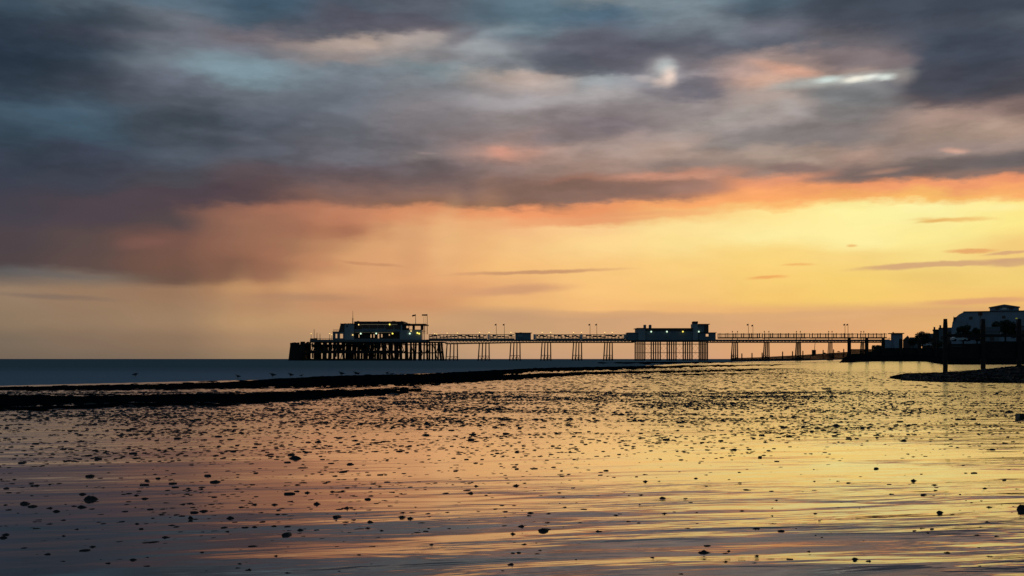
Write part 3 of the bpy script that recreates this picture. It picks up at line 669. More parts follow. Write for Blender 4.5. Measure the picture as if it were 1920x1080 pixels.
B(mb, 790, 797.5, 620.4, 621.2, -9, -8); B(mb, 789, 794, 609, 618, -8.8, -8.6)
pb(mb, 'pergola', MT['redroof'])
for (x, y, s, m) in ((672.6, 608.8, -9.6, 'warm'), (730.6, 608.4, -9.6, 'yellow'), (661.3, 628, -9.9, 'warm'), (676.3, 625.5, -9.7, 'green'), (705.4, 625.3, -9.7, 'green'), (736, 625.4, -9.7, 'yellow'),
                     (770.7, 620.7, -9.6, 'warm'), (768.3, 625.4, -9.6, 'green'), (782.6, 624.2, -9.6, 'yellow'), (786, 625.5, -9.6, 'yellow')):
    mb = MB(); r = .30 if m == 'warm' else .38; X_, Z_ = px2x(x, PD+s), py2z(y, PD+s); mb.ball((X_, PD+s, Z_), r, r, r, 8, 6); mb.bar((X_, PD+s, Z_), (X_, PD+s+.8, Z_+.3), .06); pb(mb, 'wall_lamp', MT[m])

# kiosk half way
kk = empty('kiosk', (PX_(981), PD, PZ(636.5)), 'small flat-roofed grey kiosk half way along the pier', 'kiosk')
mb = MB(); B(mb, 966.2, 995.5, 624.6, 636.6, -5.2, 2); mb.build('wall', MT['render2'], kk, origin=(PX_(981), PD, PZ(636.5)))
mb = MB(); B(mb, 964.8, 997.2, 623.6, 624.6, -5.8, 2.6); B(mb, 974, 978, 623.0, 623.6, -3, -1); mb.build('roof', MT['roof'], kk, origin=(PX_(981), PD, PZ(636.5)))
mb = MB(); B(mb, 971, 980, 627, 631.5, -5.28, -5.21); mb.build('shutter', MT['render'], kk, origin=(PX_(981), PD, PZ(636.5)))

# arcade building
ar = empty('arcade', (PX_(1255), PD, PZ(637)), 'long low teal-grey arcade building with a taller right tower on the pier', 'arcade')
def ab(mb, name, m): return mb.build(name, m, ar, origin=(PX_(1255), PD, PZ(637)))
mb = MB(); B(mb, 1178, 1197, 624.4, 637.8, -7.5, 2); B(mb, 1176.8, 1197, 623.4, 624.3, -8, 2.6); ab(mb, 'side_wing', MT['render2'])
mb = MB(); B(mb, 1197, 1210, 616, 637.8, -8.4, 6); ab(mb, 'left_block', MT['render'])
mb = MB(); B(mb, 1194.5, 1211, 614.8, 615.8, -9, 6.6); ab(mb, 'left_roof', MT['roof'])
mb = MB(); B(mb, 1210.2, 1299.3, 621.3, 637.8, -8, 6); B(mb, 1210.2, 1299.3, 616.6, 621.1, -6.4, 6); ab(mb, 'hall_wall', MT['render2'])
mb = MB(); B(mb, 1210.8, 1300.2, 615.2, 616.5, -8.6, 6.6); ab(mb, 'hall_roof', MT['redroof'])
for i in range(5):
    a = 1226+i*14.6; mb = MB(); B(mb, a, a+12.6, 617.2, 620.9, -6.6, -6.45); ab(mb, 'clerestory_window', MT['dglass'])
for a in (1207.2, 1217.2):
    mb = MB(); B(mb, a, a+4.4, 609.4, 615.3, -3, -1); B(mb, a+.6, a+3.9, 608.9, 609.4, -2.9, -1.1); ab(mb, 'chimney', MT['render2'])
mb = MB(); B(mb, 1299.8, 1308.6, 607.2, 637.8, -8.8, -2); ab(mb, 'tower_wall', MT['render'])
mb = MB(); B(mb, 1308.8, 1320.4, 608.5, 637.8, -8.4, 1); ab(mb, 'tower_wall', MT['render2'])
mb = MB(); B(mb, 1320.6, 1328.6, 608.5, 624, -8.2, 1); ab(mb, 'tower_glazing', MT['dglass'])
mb = MB(); B(mb, 1309.5, 1331.6, 607.2, 608.3, -9.2, 2); ab(mb, 'tower_roof', MT['redroof'])
mb = MB(); B(mb, 1300.4, 1308.8, 602.5, 606.8, -7, -2); ab(mb, 'roof_sign', MT['redroof'])
mb = MB(); wall(mb, 1311, 1342, 624.4, 637.8, [(1323.4, 1328.6, 626.2, 630.8)], -8.9, -8.5); ab(mb, 'right_wing', MT['render2'])
mb = MB(); B(mb, 1310, 1343.6, 623.2, 624.3, -9.2, 3); ab(mb, 'wing_roof', MT['roof'])
for x, m in ((1221, 'green'), (1250.5, 'green'), (1280.4, 'yellow'), (1310.3, 'green')):
    mb = MB(); X_, Z_ = px2x(x, PD-9), py2z(621.8, PD-9); mb.ball((X_, PD-9, Z_), .36, .36, .36, 8, 6); mb.bar((X_, PD-9, Z_), (X_, PD-8, Z_+.1), .06); ab(mb, 'wall_lamp', MT[m])

# entrance kiosk and walls where the pier meets the shore
ek = empty('entrance_kiosk', (px2x(1684, 505), 505, 4), 'small pale tower with overhanging flat roof at the landward end of the pier', 'kiosk')
def E(mb, x0, x1, yt, yb, D, d=6): mb.box(px2x(x0, D), px2x(x1, D), D, D+d, py2z(yb, D), py2z(yt, D))
def eb(mb, name, m, par, D, px): return mb.build(name, m, par, origin=(px2x(px, D), D, 4))
mb = MB(); E(mb, 1677.5, 1692.5, 626, 637.5, 505, 5); E(mb, 1677, 1688, 637.5, 656, 505, 4.5); eb(mb, 'wall', MT['facade'], ek, 505, 1684)
mb = MB(); E(mb, 1674.6, 1695.6, 624.2, 625.8, 504, 7); E(mb, 1674.6, 1676, 622.6, 624.2, 504, 1); eb(mb, 'roof', MT['roof'], ek, 505, 1684)
sw = MB(); E(sw, 1659, 1674.5, 637.4, 656, 507, 2); E(sw, 1674.5, 1676.5, 639, 656, 508, 1.5)
tag(sw.build('retaining_wall', MT['facade']), 'pale retaining wall below the landward end of the pier', 'wall')

# ------------------------------------------------------------------ town on the shore
TD = 330.0
th = empty('theatre', (px2x(1883, TD), TD, 4), 'big pale barrel-sided theatre with a low octagonal cupola on the far right shore', 'theatre')
def tb(mb, name, m, par=th, **k): return mb.build(name, m, par, origin=(px2x(1883, TD), TD, 4) if par == th else None, **k)
TA = math.atan((1883-960)/F); th.rotation_euler = (0, 0, -TA); TK = TD*math.cos(TA)/F
def tx(px): return (px-1883)*TK
def tz(py): return py2z(py, TD)-4
half = [(1782, 660), (1782, 616), (1784, 603), (1788, 596), (1796, 588.5), (1806, 583.6)]
pr = half+[(1883*2-x, y) for x, y in reversed(half)]
def tl(mb, name, m): return mb.build(name, m, th)
def T(mb, x0, x1, yt, yb, y0, d): mb.box(tx(x0), tx(x1), y0, y0+d, tz(yb), tz(yt))
mb = MB(); mb.prism([(tx(x), tz(y)) for x, y in pr], 0, 22); tl(mb, 'hall', MT['facade'])
mb = MB(); T(mb, 1805, 1961, 582.6, 583.5, -.4, 22.6); tl(mb, 'roof_edge', MT['roof'])
mb = MB(); mb.prism([(tx(x), tz(y)) for x, y in ((1785, 603), (1786.3, 591.6), (1787.5, 593.6), (1792, 592.8), (1789, 597))], -.5, 1); tl(mb, 'finial', MT['roof'])
for x, y in ((1819.5, 595.5), (1882, 594.5), (1946, 595.5)):
    mb = MB(); n = 14; pts = [(tx(x)+.52*math.cos(2*math.pi*i/n), tz(y)+.5*math.sin(2*math.pi*i/n)) for i in range(n)]
    mb.prism(pts, -.12, -.02); tl(mb, 'round_window', MT['dglass'])
for x in np.arange(1800, 1968, 12.6):     # shallow pilasters on the facade
    mb = MB(); T(mb, x, x+.9, 600, 655, -.15, .14); tl(mb, 'pilaster', MT['facade'])
def octa(mb, cx, cy, r, z0, z1, r1=None):
    r1 = r if r1 is None else r1; n = 8; vs = []
    for z, q in ((z0, r), (z1, r1)):
        for i in range(n): t = 2*math.pi*(i+.5)/n; vs.append((cx+q*math.cos(t), cy+q*math.sin(t), z))
    mb.add(vs, [(i, (i+1)%n, n+(i+1)%n, n+i) for i in range(n)]+[tuple(range(n)), tuple(range(n, 2*n))])
mb = MB(); octa(mb, 0, 4.6, 4.5, tz(582.5), tz(576)); tl(mb, 'cupola', MT['facade'])
mb = MB(); octa(mb, 0, 4.6, 4.9, tz(576), tz(574.6), 4.7); octa(mb, 0, 4.6, 4.7, tz(574.6), tz(569.6), .3); tl(mb, 'cupola_roof', MT['slate'])
for x0, x1 in ((1866, 1874), (1878, 1888), (1892, 1900)):
    mb = MB(); T(mb, x0, x1, 576.6, 580.4, .32, .12); tl(mb, 'cupola_window', MT['white'] if x0 == 1878 else MT['dglass'])

def house(px0, px1, yb, yr, ye, D, wallm, roofm, label, kind='gable', depth=8, apex=None, chim=None):
    xm = px2x((px0+px1)/2, D); z0 = py2z(yb, D)
    h = empty('house', (xm, D, z0), label, 'house'); ha = math.atan(xm/D); h.rotation_euler = (0, 0, -ha); ck = math.cos(ha)
    a = (px2x(px0, D)-xm)*ck; b = (px2x(px1, D)-xm)*ck; ze = py2z(ye, D)-z0; zr = py2z(yr, D)-z0
    m = MB(); m.box(a, b, 0, depth, -2, ze); m.build('wall', wallm, h)
    m = MB()
    if kind == 'gable':
        ax = (px2x(apex, D)-xm)*ck if apex else (a+b)/2
        m.prism([(a-.2, ze), (b+.2, ze), (ax, zr)], -.2, depth+.2)
    elif kind == 'side':
        n = [(a-.2, -.2, ze), (b+.2, -.2, ze), (b+.2, depth+.2, ze), (a-.2, depth+.2, ze), (a-.2, depth/2, zr), (b+.2, depth/2, zr)]
        m.add(n, [(0,1,5,4), (2,3,4,5), (0,4,3), (1,2,5), (0,3,2,1)])
    else: m.box(a-.2, b+.2, -.2, depth+.2, ze, zr)
    m.build('roof', roofm, h)
    w = b-a; k = max(1, int(w/2.6))
    for i in range(k):
        c = a+w*(i+.5)/k; m = MB(); m.box(c-.5, c+.5, -.08, -.02, ze*.5-.5, ze*.5+.8); m.build('window', MT['dglass'], h)
    if chim:
        for c in chim:
            q = (px2x(c, D)-xm)*ck; m = MB(); m.box(q-.35, q+.35, depth/2-.4, depth/2+.4, zr-1, zr+1.1); m.build('chimney', MT['brick'], h)
    return h
house(1693, 1707.5, 653, 629, 638, 470, MT['brick'], MT['slate'], 'small steep-gabled dark house beside the pier entrance tower', apex=1702)
house(1706.5, 1722.5, 653, 632, 636.5, 480, MT['render2'], MT['slate'], 'low grey house between the gabled house and the round tree', 'side')
house(1731, 1752, 652, 625, 634, 440, MT['brick'], MT['slate'], 'long dark roofed house right of the round tree', 'side')
house(1749.5, 1762, 652, 617.6, 620, 430, MT['brick'], MT['roof'], 'flat-topped dark house rising right of the long roofed house', 'flat', chim=[1752])
house(1760.5, 1772, 652, 614.4, 616.5, 420, MT['render2'], MT['roof'], 'pale-topped flat-roofed house just left of the tall groyne post', 'flat', chim=[1763])
house(1772, 1792, 650, 613.5, 622, 400, MT['brick'], MT['slate'], 'dark house showing between the first groyne post and the theatre', 'side')
house(1846, 1874, 648, 612, 622, 290, MT['render2'], MT['slate'], 'grey house in front of the theatre, left of the broad tree', 'side')
house(1905, 1935, 648, 612, 620, 295, MT['brick'], MT['slate'], 'dark house in front of the theatre at the right edge', 'side')

def tree(px, yb, yt, wpx, D, label, seed, n=1500, name='broadleaf_tree'):
    r = random.Random(seed); z0 = py2z(yb, D); x = px2x(px, D); hgt = py2z(yt, D)-z0; W = wpx/F*D/2
    t = empty(name, (x, D, z0), label, 'tree')
    m = MB(); m.bar((0,0,-1.5), (0,0,hgt*.55), .3, .16, 8)
    for i in range(6):
        a = r.uniform(0, 6.28); m.bar((0,0,hgt*(.25+.05*i)), (math.cos(a)*W*.6, math.sin(a)*W*.6, hgt*(.55+.05*i)), .12, .04)
    m.build('trunk', MT['bark'], t)
    m = MB(); cl = []
    for i in range(16):
        a = r.uniform(0, 6.28); q = r.random()**.5; zc = hgt*r.uniform(.4, .85)
        cl.append((math.cos(a)*q*W*.72, math.sin(a)*q*W*.72, zc, r.uniform(.28, .45)*W))
    for i in range(n):
        c = r.choice(cl); v = Vector((r.gauss(0,1), r.gauss(0,1), r.gauss(0,1))).normalized()*c[3]*(r.random()**.35)
        p = Vector((c[0]+v.x, c[1]+v.y, min(c[2]+v.z*.8, hgt))); u = Vector((r.gauss(0,1), r.gauss(0,1), r.gauss(0,1))).normalized(); w = u.orthogonal().normalized(); s = r.uniform(.22, .42)
        m.add([p+u*s, p+w*s*.6, p-u*s, p-w*s*.6], [(0,1,2,3)])
    m.build('crown', MT['leaf'], t)
    return t
tree(1730, 655, 621.5, 34, 400, 'round dark tree on the shore right of the pier end', 1, 2600)
tree(1712, 655, 633, 18, 420, 'low dark tree beside the gabled house', 2, 900)
tree(1885, 650, 597, 44, 300, 'broad dark tree in front of the theatre under its cupola', 3, 3600)
tree(1868, 650, 600, 22, 296, 'narrower tree leaning left of the broad tree before the theatre', 4, 1500)
tree(1806, 650, 607, 34, 305, 'dark tree before the left corner of the theatre', 5, 2600)
tree(1832, 650, 613, 32, 310, 'lower dark tree behind the second groyne post', 6, 2200)
tree(1914, 650, 605, 22, 300, 'dark tree behind the third groyne post', 7, 1500)
def bush(px, yb, yt, wpx, D, label, seed): 
    t = tree(px, yb, yt, wpx, D, label, seed, 700, 'bush'); t['category'] = 'bush'
bush(1646, 656, 648, 24, 420, 'dark bush on the shore below the last span of the pier', 8)
bush(1760, 655, 638, 24, 380, 'dark bush just left of the first tall groyne post', 9)

def car(px, yb, D, body, label, grp, van=False):
    x = px2x(px, D); z = py2z(yb, D); c = empty('van' if van else 'parked_car', (x, D, z), label, 'van' if van else 'car', grp)
    m = MB()
    if van: pts = [(-2.6,.35),(2.5,.35),(2.6,.9),(2.3,1.25),(1.7,2.25),(-2.5,2.3),(-2.6,2.2)]
    else: pts = [(-2.1,.35),(2.1,.35),(2.15,.7),(1.9,.9),(1.0,1.0),(.4,1.45),(-1.1,1.48),(-1.8,1.0),(-2.15,.9)]
    m.prism(pts, -.85, .85); m.build('body', body, c)
    m = MB(); 
    if van: m.prism([(1.0,1.3),(2.05,1.3),(1.6,2.0),(1.0,2.0)], -.87, -.852)
    else: m.prism([(-1.5,1.0),(.85,1.02),(.35,1.38),(-1.05,1.4)], -.87, -.852)
    m.build('window', MT['dglass'], c)
    for q in ((-1.35 if not van else -1.6), (1.35 if not van else 1.6)):
        m = MB(); m.bar((q,-.9,.33), (q,.9,.33), .33, n=14); m.build('wheel', MT['tyre'], c)
GC = 'vehicles parked along the seafront'
car(1733, 649.8, 425, MT['carp'], 'pale car parked on the seafront, left one below the round tree', GC)
car(1747, 649.4, 420, MT['carp'], 'pale car parked on the seafront, between the round tree and first tall post', GC)
car(1798, 640, 300, MT['carp'], 'light car glimpsed between the groyne rail and its planks', GC)
car(1824, 640, 302, MT['card'], 'dark car glimpsed behind the groyne rail beside the second tall post', GC)
car(1891, 628, 300, MT['carp'], 'pale car just left of the third tall groyne post, below the broad tree', GC)

sg = empty('road_sign', (px2x(1838, 250), 250, py2z(640, 250)), 'brown sign board on a thin post before the theatre wall', 'sign')
mb = MB(); mb.bar((0,0,-1), (0,0,(640-586)/F*250), .09); mb.build('post', MT['iron'], sg)
mb = MB(); mb.box(-.5, .5, -.06, -.02+.05, (640-592)/F*250, (640-585)/F*250); mb.build('board', mat('brown_board', (.14, .06, .05)), sg)
sl = empty('street_lamp', (px2x(1906, 245), 245, py2z(640, 245)), 'street lamp with a dull yellow head beside the third groyne post', 'street lamp')
mb = MB(); mb.bar((0,0,-1), (0,0,(640-598)/F*245), .08); mb.build('pole', MT['iron'], sl)
mb = MB(); mb.ball((0,0,(640-597)/F*245), .25, .25, .16); mb.build('lamp_head', mat('dull_lamp', (.5, .5, .1), emit=(.7, .7, .08), estr=.16), sl)

# ------------------------------------------------------------------ groynes
def groyne(label, D, posts, planks, rail=None, r=.14, ground=0.0, name='groyne'):
    g_ = empty(name, (px2x(posts[0][0], D), D, ground), label, 'groyne'); ox = px2x(posts[0][0], D)
    rr = random.Random(int(D))
    for i, (x, yt, yb) in enumerate(posts):
        m = MB(); xx = px2x(x, D)-ox; zt = py2z(yt, D)-ground; zb = py2z(yb, D)-ground
        n = 12; vs = []; rings = 9
        for j in range(rings):
            f = j/(rings-1); zz = zb+(zt-zb)*f; rj = r*(1.02-.06*f)*(.82 if j == rings-1 else 1)
            for q in range(n):
                t = 2*math.pi*q/n; k = rj*(1+.05*mn.noise(Vector((math.cos(t)*2, math.sin(t)*2, f*6+i*3))))
                vs.append((xx+k*math.cos(t), k*math.sin(t), zz-(.04 if j == rings-2 else 0)))
        fs = [(j*n+q, j*n+(q+1)%n, (j+1)*n+(q+1)%n, (j+1)*n+q) for j in range(rings-1) for q in range(n)]+[tuple(range((rings-1)*n, rings*n))]
        m.add(vs, fs); m.build('post', MT['timber'], g_, True)
    for (x0, yt0, yb0, x1, yt1, yb1, nb) in planks:
        m = MB()
        for b in range(nb):
            za0 = py2z(yt0+(yb0-yt0)*b/nb, D)-ground; zb0 = py2z(yt0+(yb0-yt0)*(b+1)/nb, D)-ground+.012
            za1 = py2z(yt1+(yb1-yt1)*b/nb, D)-ground; zb1 = py2z(yt1+(yb1-yt1)*(b+1)/nb, D)-ground+.012
            a = px2x(x0, D)-ox; c = px2x(x1, D)-ox; y0 = r*.9+rr.uniform(0, .03); y1 = y0+.09
            m.add([(a,y0,zb0),(c,y0,zb1),(c,y1,zb1),(a,y1,zb0),(a,y0,za0),(c,y0,za1),(c,y1,za1),(a,y1,za0)], [(0,3,2,1),(4,5,6,7),(0,1,5,4),(1,2,6,5),(2,3,7,6),(3,0,4,7)])
        m.build('planking', MT['timber'], g_)
    if rail:
        for (x0, x1, yt, yb) in rail:
            m = MB(); m.box(px2x(x0, D)-ox, px2x(x1, D)-ox, -r*1.3, -r*1.3+.1, py2z(yb, D)-ground, py2z(yt, D)-ground); m.build('rail', MT['timber'], g_)
    return g_
groyne('tall thick-posted timber groyne standing in water at the right edge', 68,
       [(1772.5, 597.8, 700), (1843.5, 598, 700), (1911, 598, 700), (1980, 599, 700), (2050, 600, 700), (2120, 601, 700)],
       [(1774, 645, 672, 1844, 644, 671.5, 6), (1844, 640, 671.5, 2160, 640, 670, 7)], [(1768, 2160, 626.8, 632)], r=.148)
groyne('middle timber groyne with six dark posts before the landward end of the pier', 150,
       [(1592.3, 632.5, 678), (1625, 633.5, 668), (1656, 634.5, 668), (1689, 635, 668), (1724, 636, 668), (1753, 637, 668)],
       [(1591, 654.5, 670, 1731, 655, 664, 4), (1731, 654.5, 669, 1780, 654, 668, 5)], [(1724, 1780, 643, 644.6)], r=.26)
groyne('long low farthest groyne sloping down into the sea below the pier', 250,
       [(1372.3, 662.5, 678), (1391, 662.6, 676), (1410, 661.6, 676), (1429, 661, 676), (1467.4, 659, 676), (1486, 658.4, 676), (1505.4, 657.6, 676), (1543.4, 656, 674), (1563, 655, 673), (1582, 654, 672)],
       [(1372, 671.4, 677, 1430, 669.8, 676.6, 3), (1430, 669.4, 676.6, 1510, 665.4, 675.6, 4), (1510, 665.2, 675.6, 1592, 659.6, 673, 5)], None, r=.14)
bc = empty('beacon', (px2x(1526, 249), 249, py2z(665, 249)), 'boxy groyne end marker with a thin leaning pole, on the farthest groyne', 'beacon')
mb = MB(); k = 249/F
mb.box(-3*k, 3*k, -.4, .4, -.2, 9*k); mb.build('base_block', MT['timber'], bc)
mb = MB(); mb.bar((1*k,0,9*k), (3.2*k,0,31*k), .06); mb.build('pole', MT['iron'], bc)
rt = MB()
for x, y, w in ((1509, 664.5, 1.5), (1546, 660.5, 4), (1556, 661, 3), (1570, 660, 3), (1574, 658.5, 2.5)):
    pass
# rocks heaped beyond the farthest groyne
def rockmesh(name, seed, flat=.55, nr=8, na=18):
    r = random.Random(seed); off = Vector((r.random()*50, r.random()*50, r.random()*50)); e = r.uniform(.75, 1.5); vs = [(0, 0, 0)]; fs = []
    out = [1+.30*mn.fractal(Vector((math.cos(2*math.pi*i/na), math.sin(2*math.pi*i/na), 0))+off, 1, 2, 3) for i in range(na)]
    sx_, sy_ = r.uniform(-.25, .25), r.uniform(-.2, .2)
    for j in range(1, nr+1):
        f = j/nr
        for i in range(na):
            t = 2*math.pi*i/na; q = f*out[i]; vs.append((q*math.cos(t), q*math.sin(t), 0))
    for k, v in enumerate(vs):
        f = 0 if k == 0 else ((k-1)//na+1)/nr
        h = flat*(1-f**2.2)**e; p = Vector((v[0]*1.6, v[1]*1.6, h*2))+off
        h = h*(1+.45*mn.fractal(p, 1, 2, 4))-(.06 if f == 1 else 0)
        vs[k] = (v[0]+sx_*(1-f*f), v[1]+sy_*(1-f*f), h)
    for i in range(na): fs.append((0, 1+i, 1+(i+1)%na))
    for j in range(nr-1):
        for i in range(na): a = 1+j*na+i; b = 1+j*na+(i+1)%na; fs.append((a, a+na, b+na, b))
    fs.append(tuple(reversed(range(1+(nr-1)*na, 1+nr*na))))
    me = bpy.data.meshes.new(name); me.from_pydata(vs, [], fs); me.update()
    bm = bmesh.new(); bm.from_mesh(me); bmesh.ops.recalc_face_normals(bm, faces=bm.faces); bm.to_mesh(me); bm.free()
    me.polygons.foreach_set('use_smooth', [True]*len(me.polygons)); me.materials.append(MT['stone']); return me
ROCKS = [rockmesh('stone', i, random.uniform(.42, .62)) for i in range(16)]
def rock(px, py, wpx, label, cat='stone', name='stone', hk=None, var=None, grp=None, z0=0.0, D=None):
    D = D or (H-z0)*F/(py-HY); s = wpx/F*D/2
    o = bpy.data.objects.new(name, ROCKS[var if var is not None else random.randrange(16)]); sc.collection.objects.link(o)
    o.location = ((px-960)/F*D, D, z0+.001); o.rotation_euler = (0, 0, random.uniform(-.5, .5) if hk is None else 0)
    o.scale = (s, s*random.uniform(.6, .9), s*(hk if hk else random.uniform(.75, 1.1)))
    tag(o, label, cat, grp); return o
for i, (x, y, w, lb) in enumerate(((1546, 661.5, 6, 'dark rock on the farthest groyne, right of the beacon'), (1557, 662, 5, 'low dark rock on the farthest groyne between two posts'), (1572, 659, 7, 'dark rock near the landward end of the farthest groyne'))):
    rock(x, y, w, lb, 'rock', 'rock', D=252, z0=py2z(y+1, 252))
# ------------------------------------------------------------------ stones in the foreground, one by one
BIG = [
(553,861,30,.9,'large jagged dark stone standing alone left of the middle, on speckled sand','stone'),
(1918,958,22,2.2,'tall dark boulder cut by the right edge of the view','boulder'),
(1892,774,18,.9,'domed black stone beside the pale-tipped log at the right edge','stone'),
(48,947,24,1.1,'round black stone near the left edge','stone'),
(172,938,30,.9,'wide dark stone with flat right shoulder, right of the round one by the left edge','stone'),
(155,953,26,.8,'long low dark stone just below the wide one at the left','stone'),
(358,974,14,1.7,'upright leaning dark stone in the left foreground','stone'),
(382,961,20,.9,'dark stone just right of the upright leaning one','stone'),
(1019,997,24,1.0,'chunky dark stone in the middle foreground','stone'),
(1322,1039,30,.8,'flat diamond-shaped dark stone right of the middle foreground','stone'),
(1375,845,18,.8,'flat dark stone on the brightest golden film','stone'),
(1570,800,20,.9,'rounded dark stone amid the right speckled belt','stone'),
(1536,797,12,.6,'small flat stone left of the rounded one in the right belt','stone'),
(1633,797,14,.6,'small pointed stone right of the rounded one in the right belt','stone'),
(1680,798,14,.8,'peaked dark stone right part of the speckled belt','stone'),
(1692,828,17,.9,'triangular black stone below the peaked one','stone'),
(1744,829,9,.8,'small black stone on a dark ripple right of the triangular one','stone'),
(1702,853,10,.9,'blocky black stone alone in smooth golden water','stone'),
(1822,945,12,.9,'round black stone, upper left of a close trio near the right edge','stone'),
(1855,953,17,.8,'oval black stone, largest of the close trio near the right edge','stone'),
(1839,948,7,.8,'tiny black stone between the round and oval ones near the right edge','stone'),
(1514,1037,15,.9,'upper dark stone of a touching pair in the right foreground','stone'),
(1518,1043,13,.8,'lower dark stone of a touching pair in the right foreground','stone'),
(1583,1041,9,1.0,'small round dark stone right of the touching pair','stone'),
(1568,1002,13,.6,'flat oblong dark stone above the touching pair','stone'),
(1647,1017,8,.8,'small dark stone, left of two in rippled water','stone'),
(1673,1021,9,.7,'small dark stone, right of two in rippled water','stone'),
(1874,1013,9,.8,'dark stone alone in ripples near the right edge','stone'),
(1786,1064,18,.6,'low dark stone near the bottom right','stone'),
(1858,1046,22,.6,'ragged low dark stone in the bottom right ripples','stone'),
(697,1060,13,.8,'left dark stone of a side by side pair at bottom left of middle','stone'),
(710,1061,11,.8,'right dark stone of a side by side pair at bottom left of middle','stone'),
(634,1074,14,.9,'dark domed stone at the bottom, left of the side by side pair','stone'),
(541,1077,24,.6,'wide flat dark stone touching the bottom edge','stone'),
(448,1068,16,1.0,'largest stone of the little cluster in the bottom left quarter','stone'),
(463,1057,10,.9,'round stone at the top of the bottom left cluster','stone'),
(476,1060,7,.8,'small stone inside the bottom left cluster','stone'),
(492,1056,9,.8,'outermost right stone of the bottom left cluster','stone'),
(278,1064,22,.6,'flat oval dark stone in the dark bottom left water','stone'),
(388,1073,17,.6,'flat dark stone between the oval one and the bottom left cluster','stone'),
(70,1042,12,.8,'dark pebble-like stone near the bottom left corner','stone'),
(121,1047,13,.5,'flat dark stone right of the one near the bottom left corner','stone'),
(218,1050,11,.5,'flattened dark stone above the flat oval one','stone'),
(65,1072,14,.8,'dark stone close to the bottom left corner edge','stone'),
(645,1018,17,.6,'slanted oval dark stone in the left middle foreground','stone'),
(678,1011,12,.8,'dark stone right of the slanted oval one','stone'),
(1035,1057,15,.6,'flat dark bar-shaped stone below the chunky middle one','stone'),
(1278,1079,14,1.0,'dark dome stone at the very bottom, right of middle','stone'),
(1155,1060,10,.6,'low dark stone at the bottom, left of the dark dome','stone'),
(1060,953,12,.9,'cup-shaped dark stone in the middle','stone'),
(1199,948,9,1.0,'round dark stone with two smaller ones above and below','stone'),
(1171,925,11,.7,'slanted dark stone above the round one of the middle','stone'),
(1198,1002,6,1.1,'small upright diamond stone in the middle foreground','stone'),
(556,758,42,.28,'long flat patch of black weed on the far left sand','stone'),
(718,748,22,.5,'flat dark heap on the far sand left of middle','stone'),
(737,740,26,.5,'farther dark heap beside the flat one left of middle','stone'),
(1174,706,16,.4,'low dark heap on the far sand right of middle','stone'),
(1214,709,22,.4,'longer dark heap on the far sand right of the low one','stone'),
(1885,832,14,.8,'dark stone in the thick speckles at the right edge','stone'),
(1100,1002,12,.5,'flat dark stone near the bottom middle','stone'),
(862,972,18,.5,'long dark stone with a trailing ripple left of middle','stone'),
(780,953,12,.8,'dark humped stone left of middle','stone'),
(960,1014,14,.5,'flat dark stone above the bottom middle','stone'),
]
for i, (x, y, w, hk, lb, cat) in enumerate(BIG):
    if 'weed' in lb: rock(x, y, w, lb, 'seaweed', 'seaweed_patch', hk)
    else: rock(x, y, w, lb, cat, 'boulder' if cat == 'boulder' else 'stone', hk)
# pale-tipped log at the right edge
D = 1600/(786-HY); lg = empty('log', (px2x(1906, D), D, 0), 'short dark log with a pale cut end lying at the right edge', 'log')
mb = MB(); mb.bar((.025,0,.035), (.8,.08,.03), .042, .036, 12); mb.build('trunk', MT['timber'], lg, True)
mb = MB(); mb.bar((0,0,.035), (.025,0,.035), .043, .042, 12); mb.build('cut_end', mat('cut_wood', (.35, .27, .18)), lg)
# scattered pebbles: the ones that show largest, each its own object
cnt = 0; placed = []; PEB = {}; PP = []
while cnt < 240:
    y = 1080-(1080-880)*random.random()**.62; x = random.uniform(0, 1920)
    if y < 900 and random.random() < .5: continue
    if any(abs(x-a) < 9 and abs(y-b) < 5 for a, b in placed): continue
    if y > 1000 and random.random() < .45: continue
    if x > 1200 and random.random() < .35: continue
    placed.append((x, y)); D = 1600/(y-HY); w = random.choice((.022, .028, .035, .042, .05))*F/D
    w = min(w, 17)
    an = [(math.hypot(x-q[0], (y-q[1])*2.5), q) for q in BIG if q[1] > 820 and len(q[4].split()) < 12]
    q = min(an, key=lambda t: t[0])[1]; dx, dy = x-q[0], (y-q[1])*2.5
    rel = ('right of' if dx > 0 else 'left of') if abs(dx) > abs(dy) else ('in front of' if dy > 0 else 'behind')
    key = (rel, q[4]); PEB[key] = PEB.get(key, 0)+1; PP.append((key, math.hypot(dx, dy), x, y, w))
    cnt += 1; continue
ORD = ['closest', 'second closest', 'third closest', 'fourth closest', 'fifth closest', 'sixth closest', 'seventh closest', 'eighth closest', 'ninth closest', 'tenth closest', 'eleventh closest', 'twelfth closest', 'thirteenth closest', 'fourteenth closest', 'fifteenth closest', 'sixteenth closest', 'seventeenth closest', 'eighteenth closest', 'nineteenth closest', 'twentieth closest']+['farthest']*60
seen = {}
for key, d, x, y, w in sorted(PP, key=lambda t: t[1]):
    k = seen.get(key, 0); seen[key] = k+1; one = PEB[key] == 1
    lb = ('small dark' if one else ORD[k])+' pebble '+key[0]+' the '+key[1].replace(',', '')
    rock(x, y, w, ' '.join(lb.split()[:16]), 'pebble', 'pebble', random.uniform(.7, 1.25), grp='small dark pebbles scattered over the wet sand')
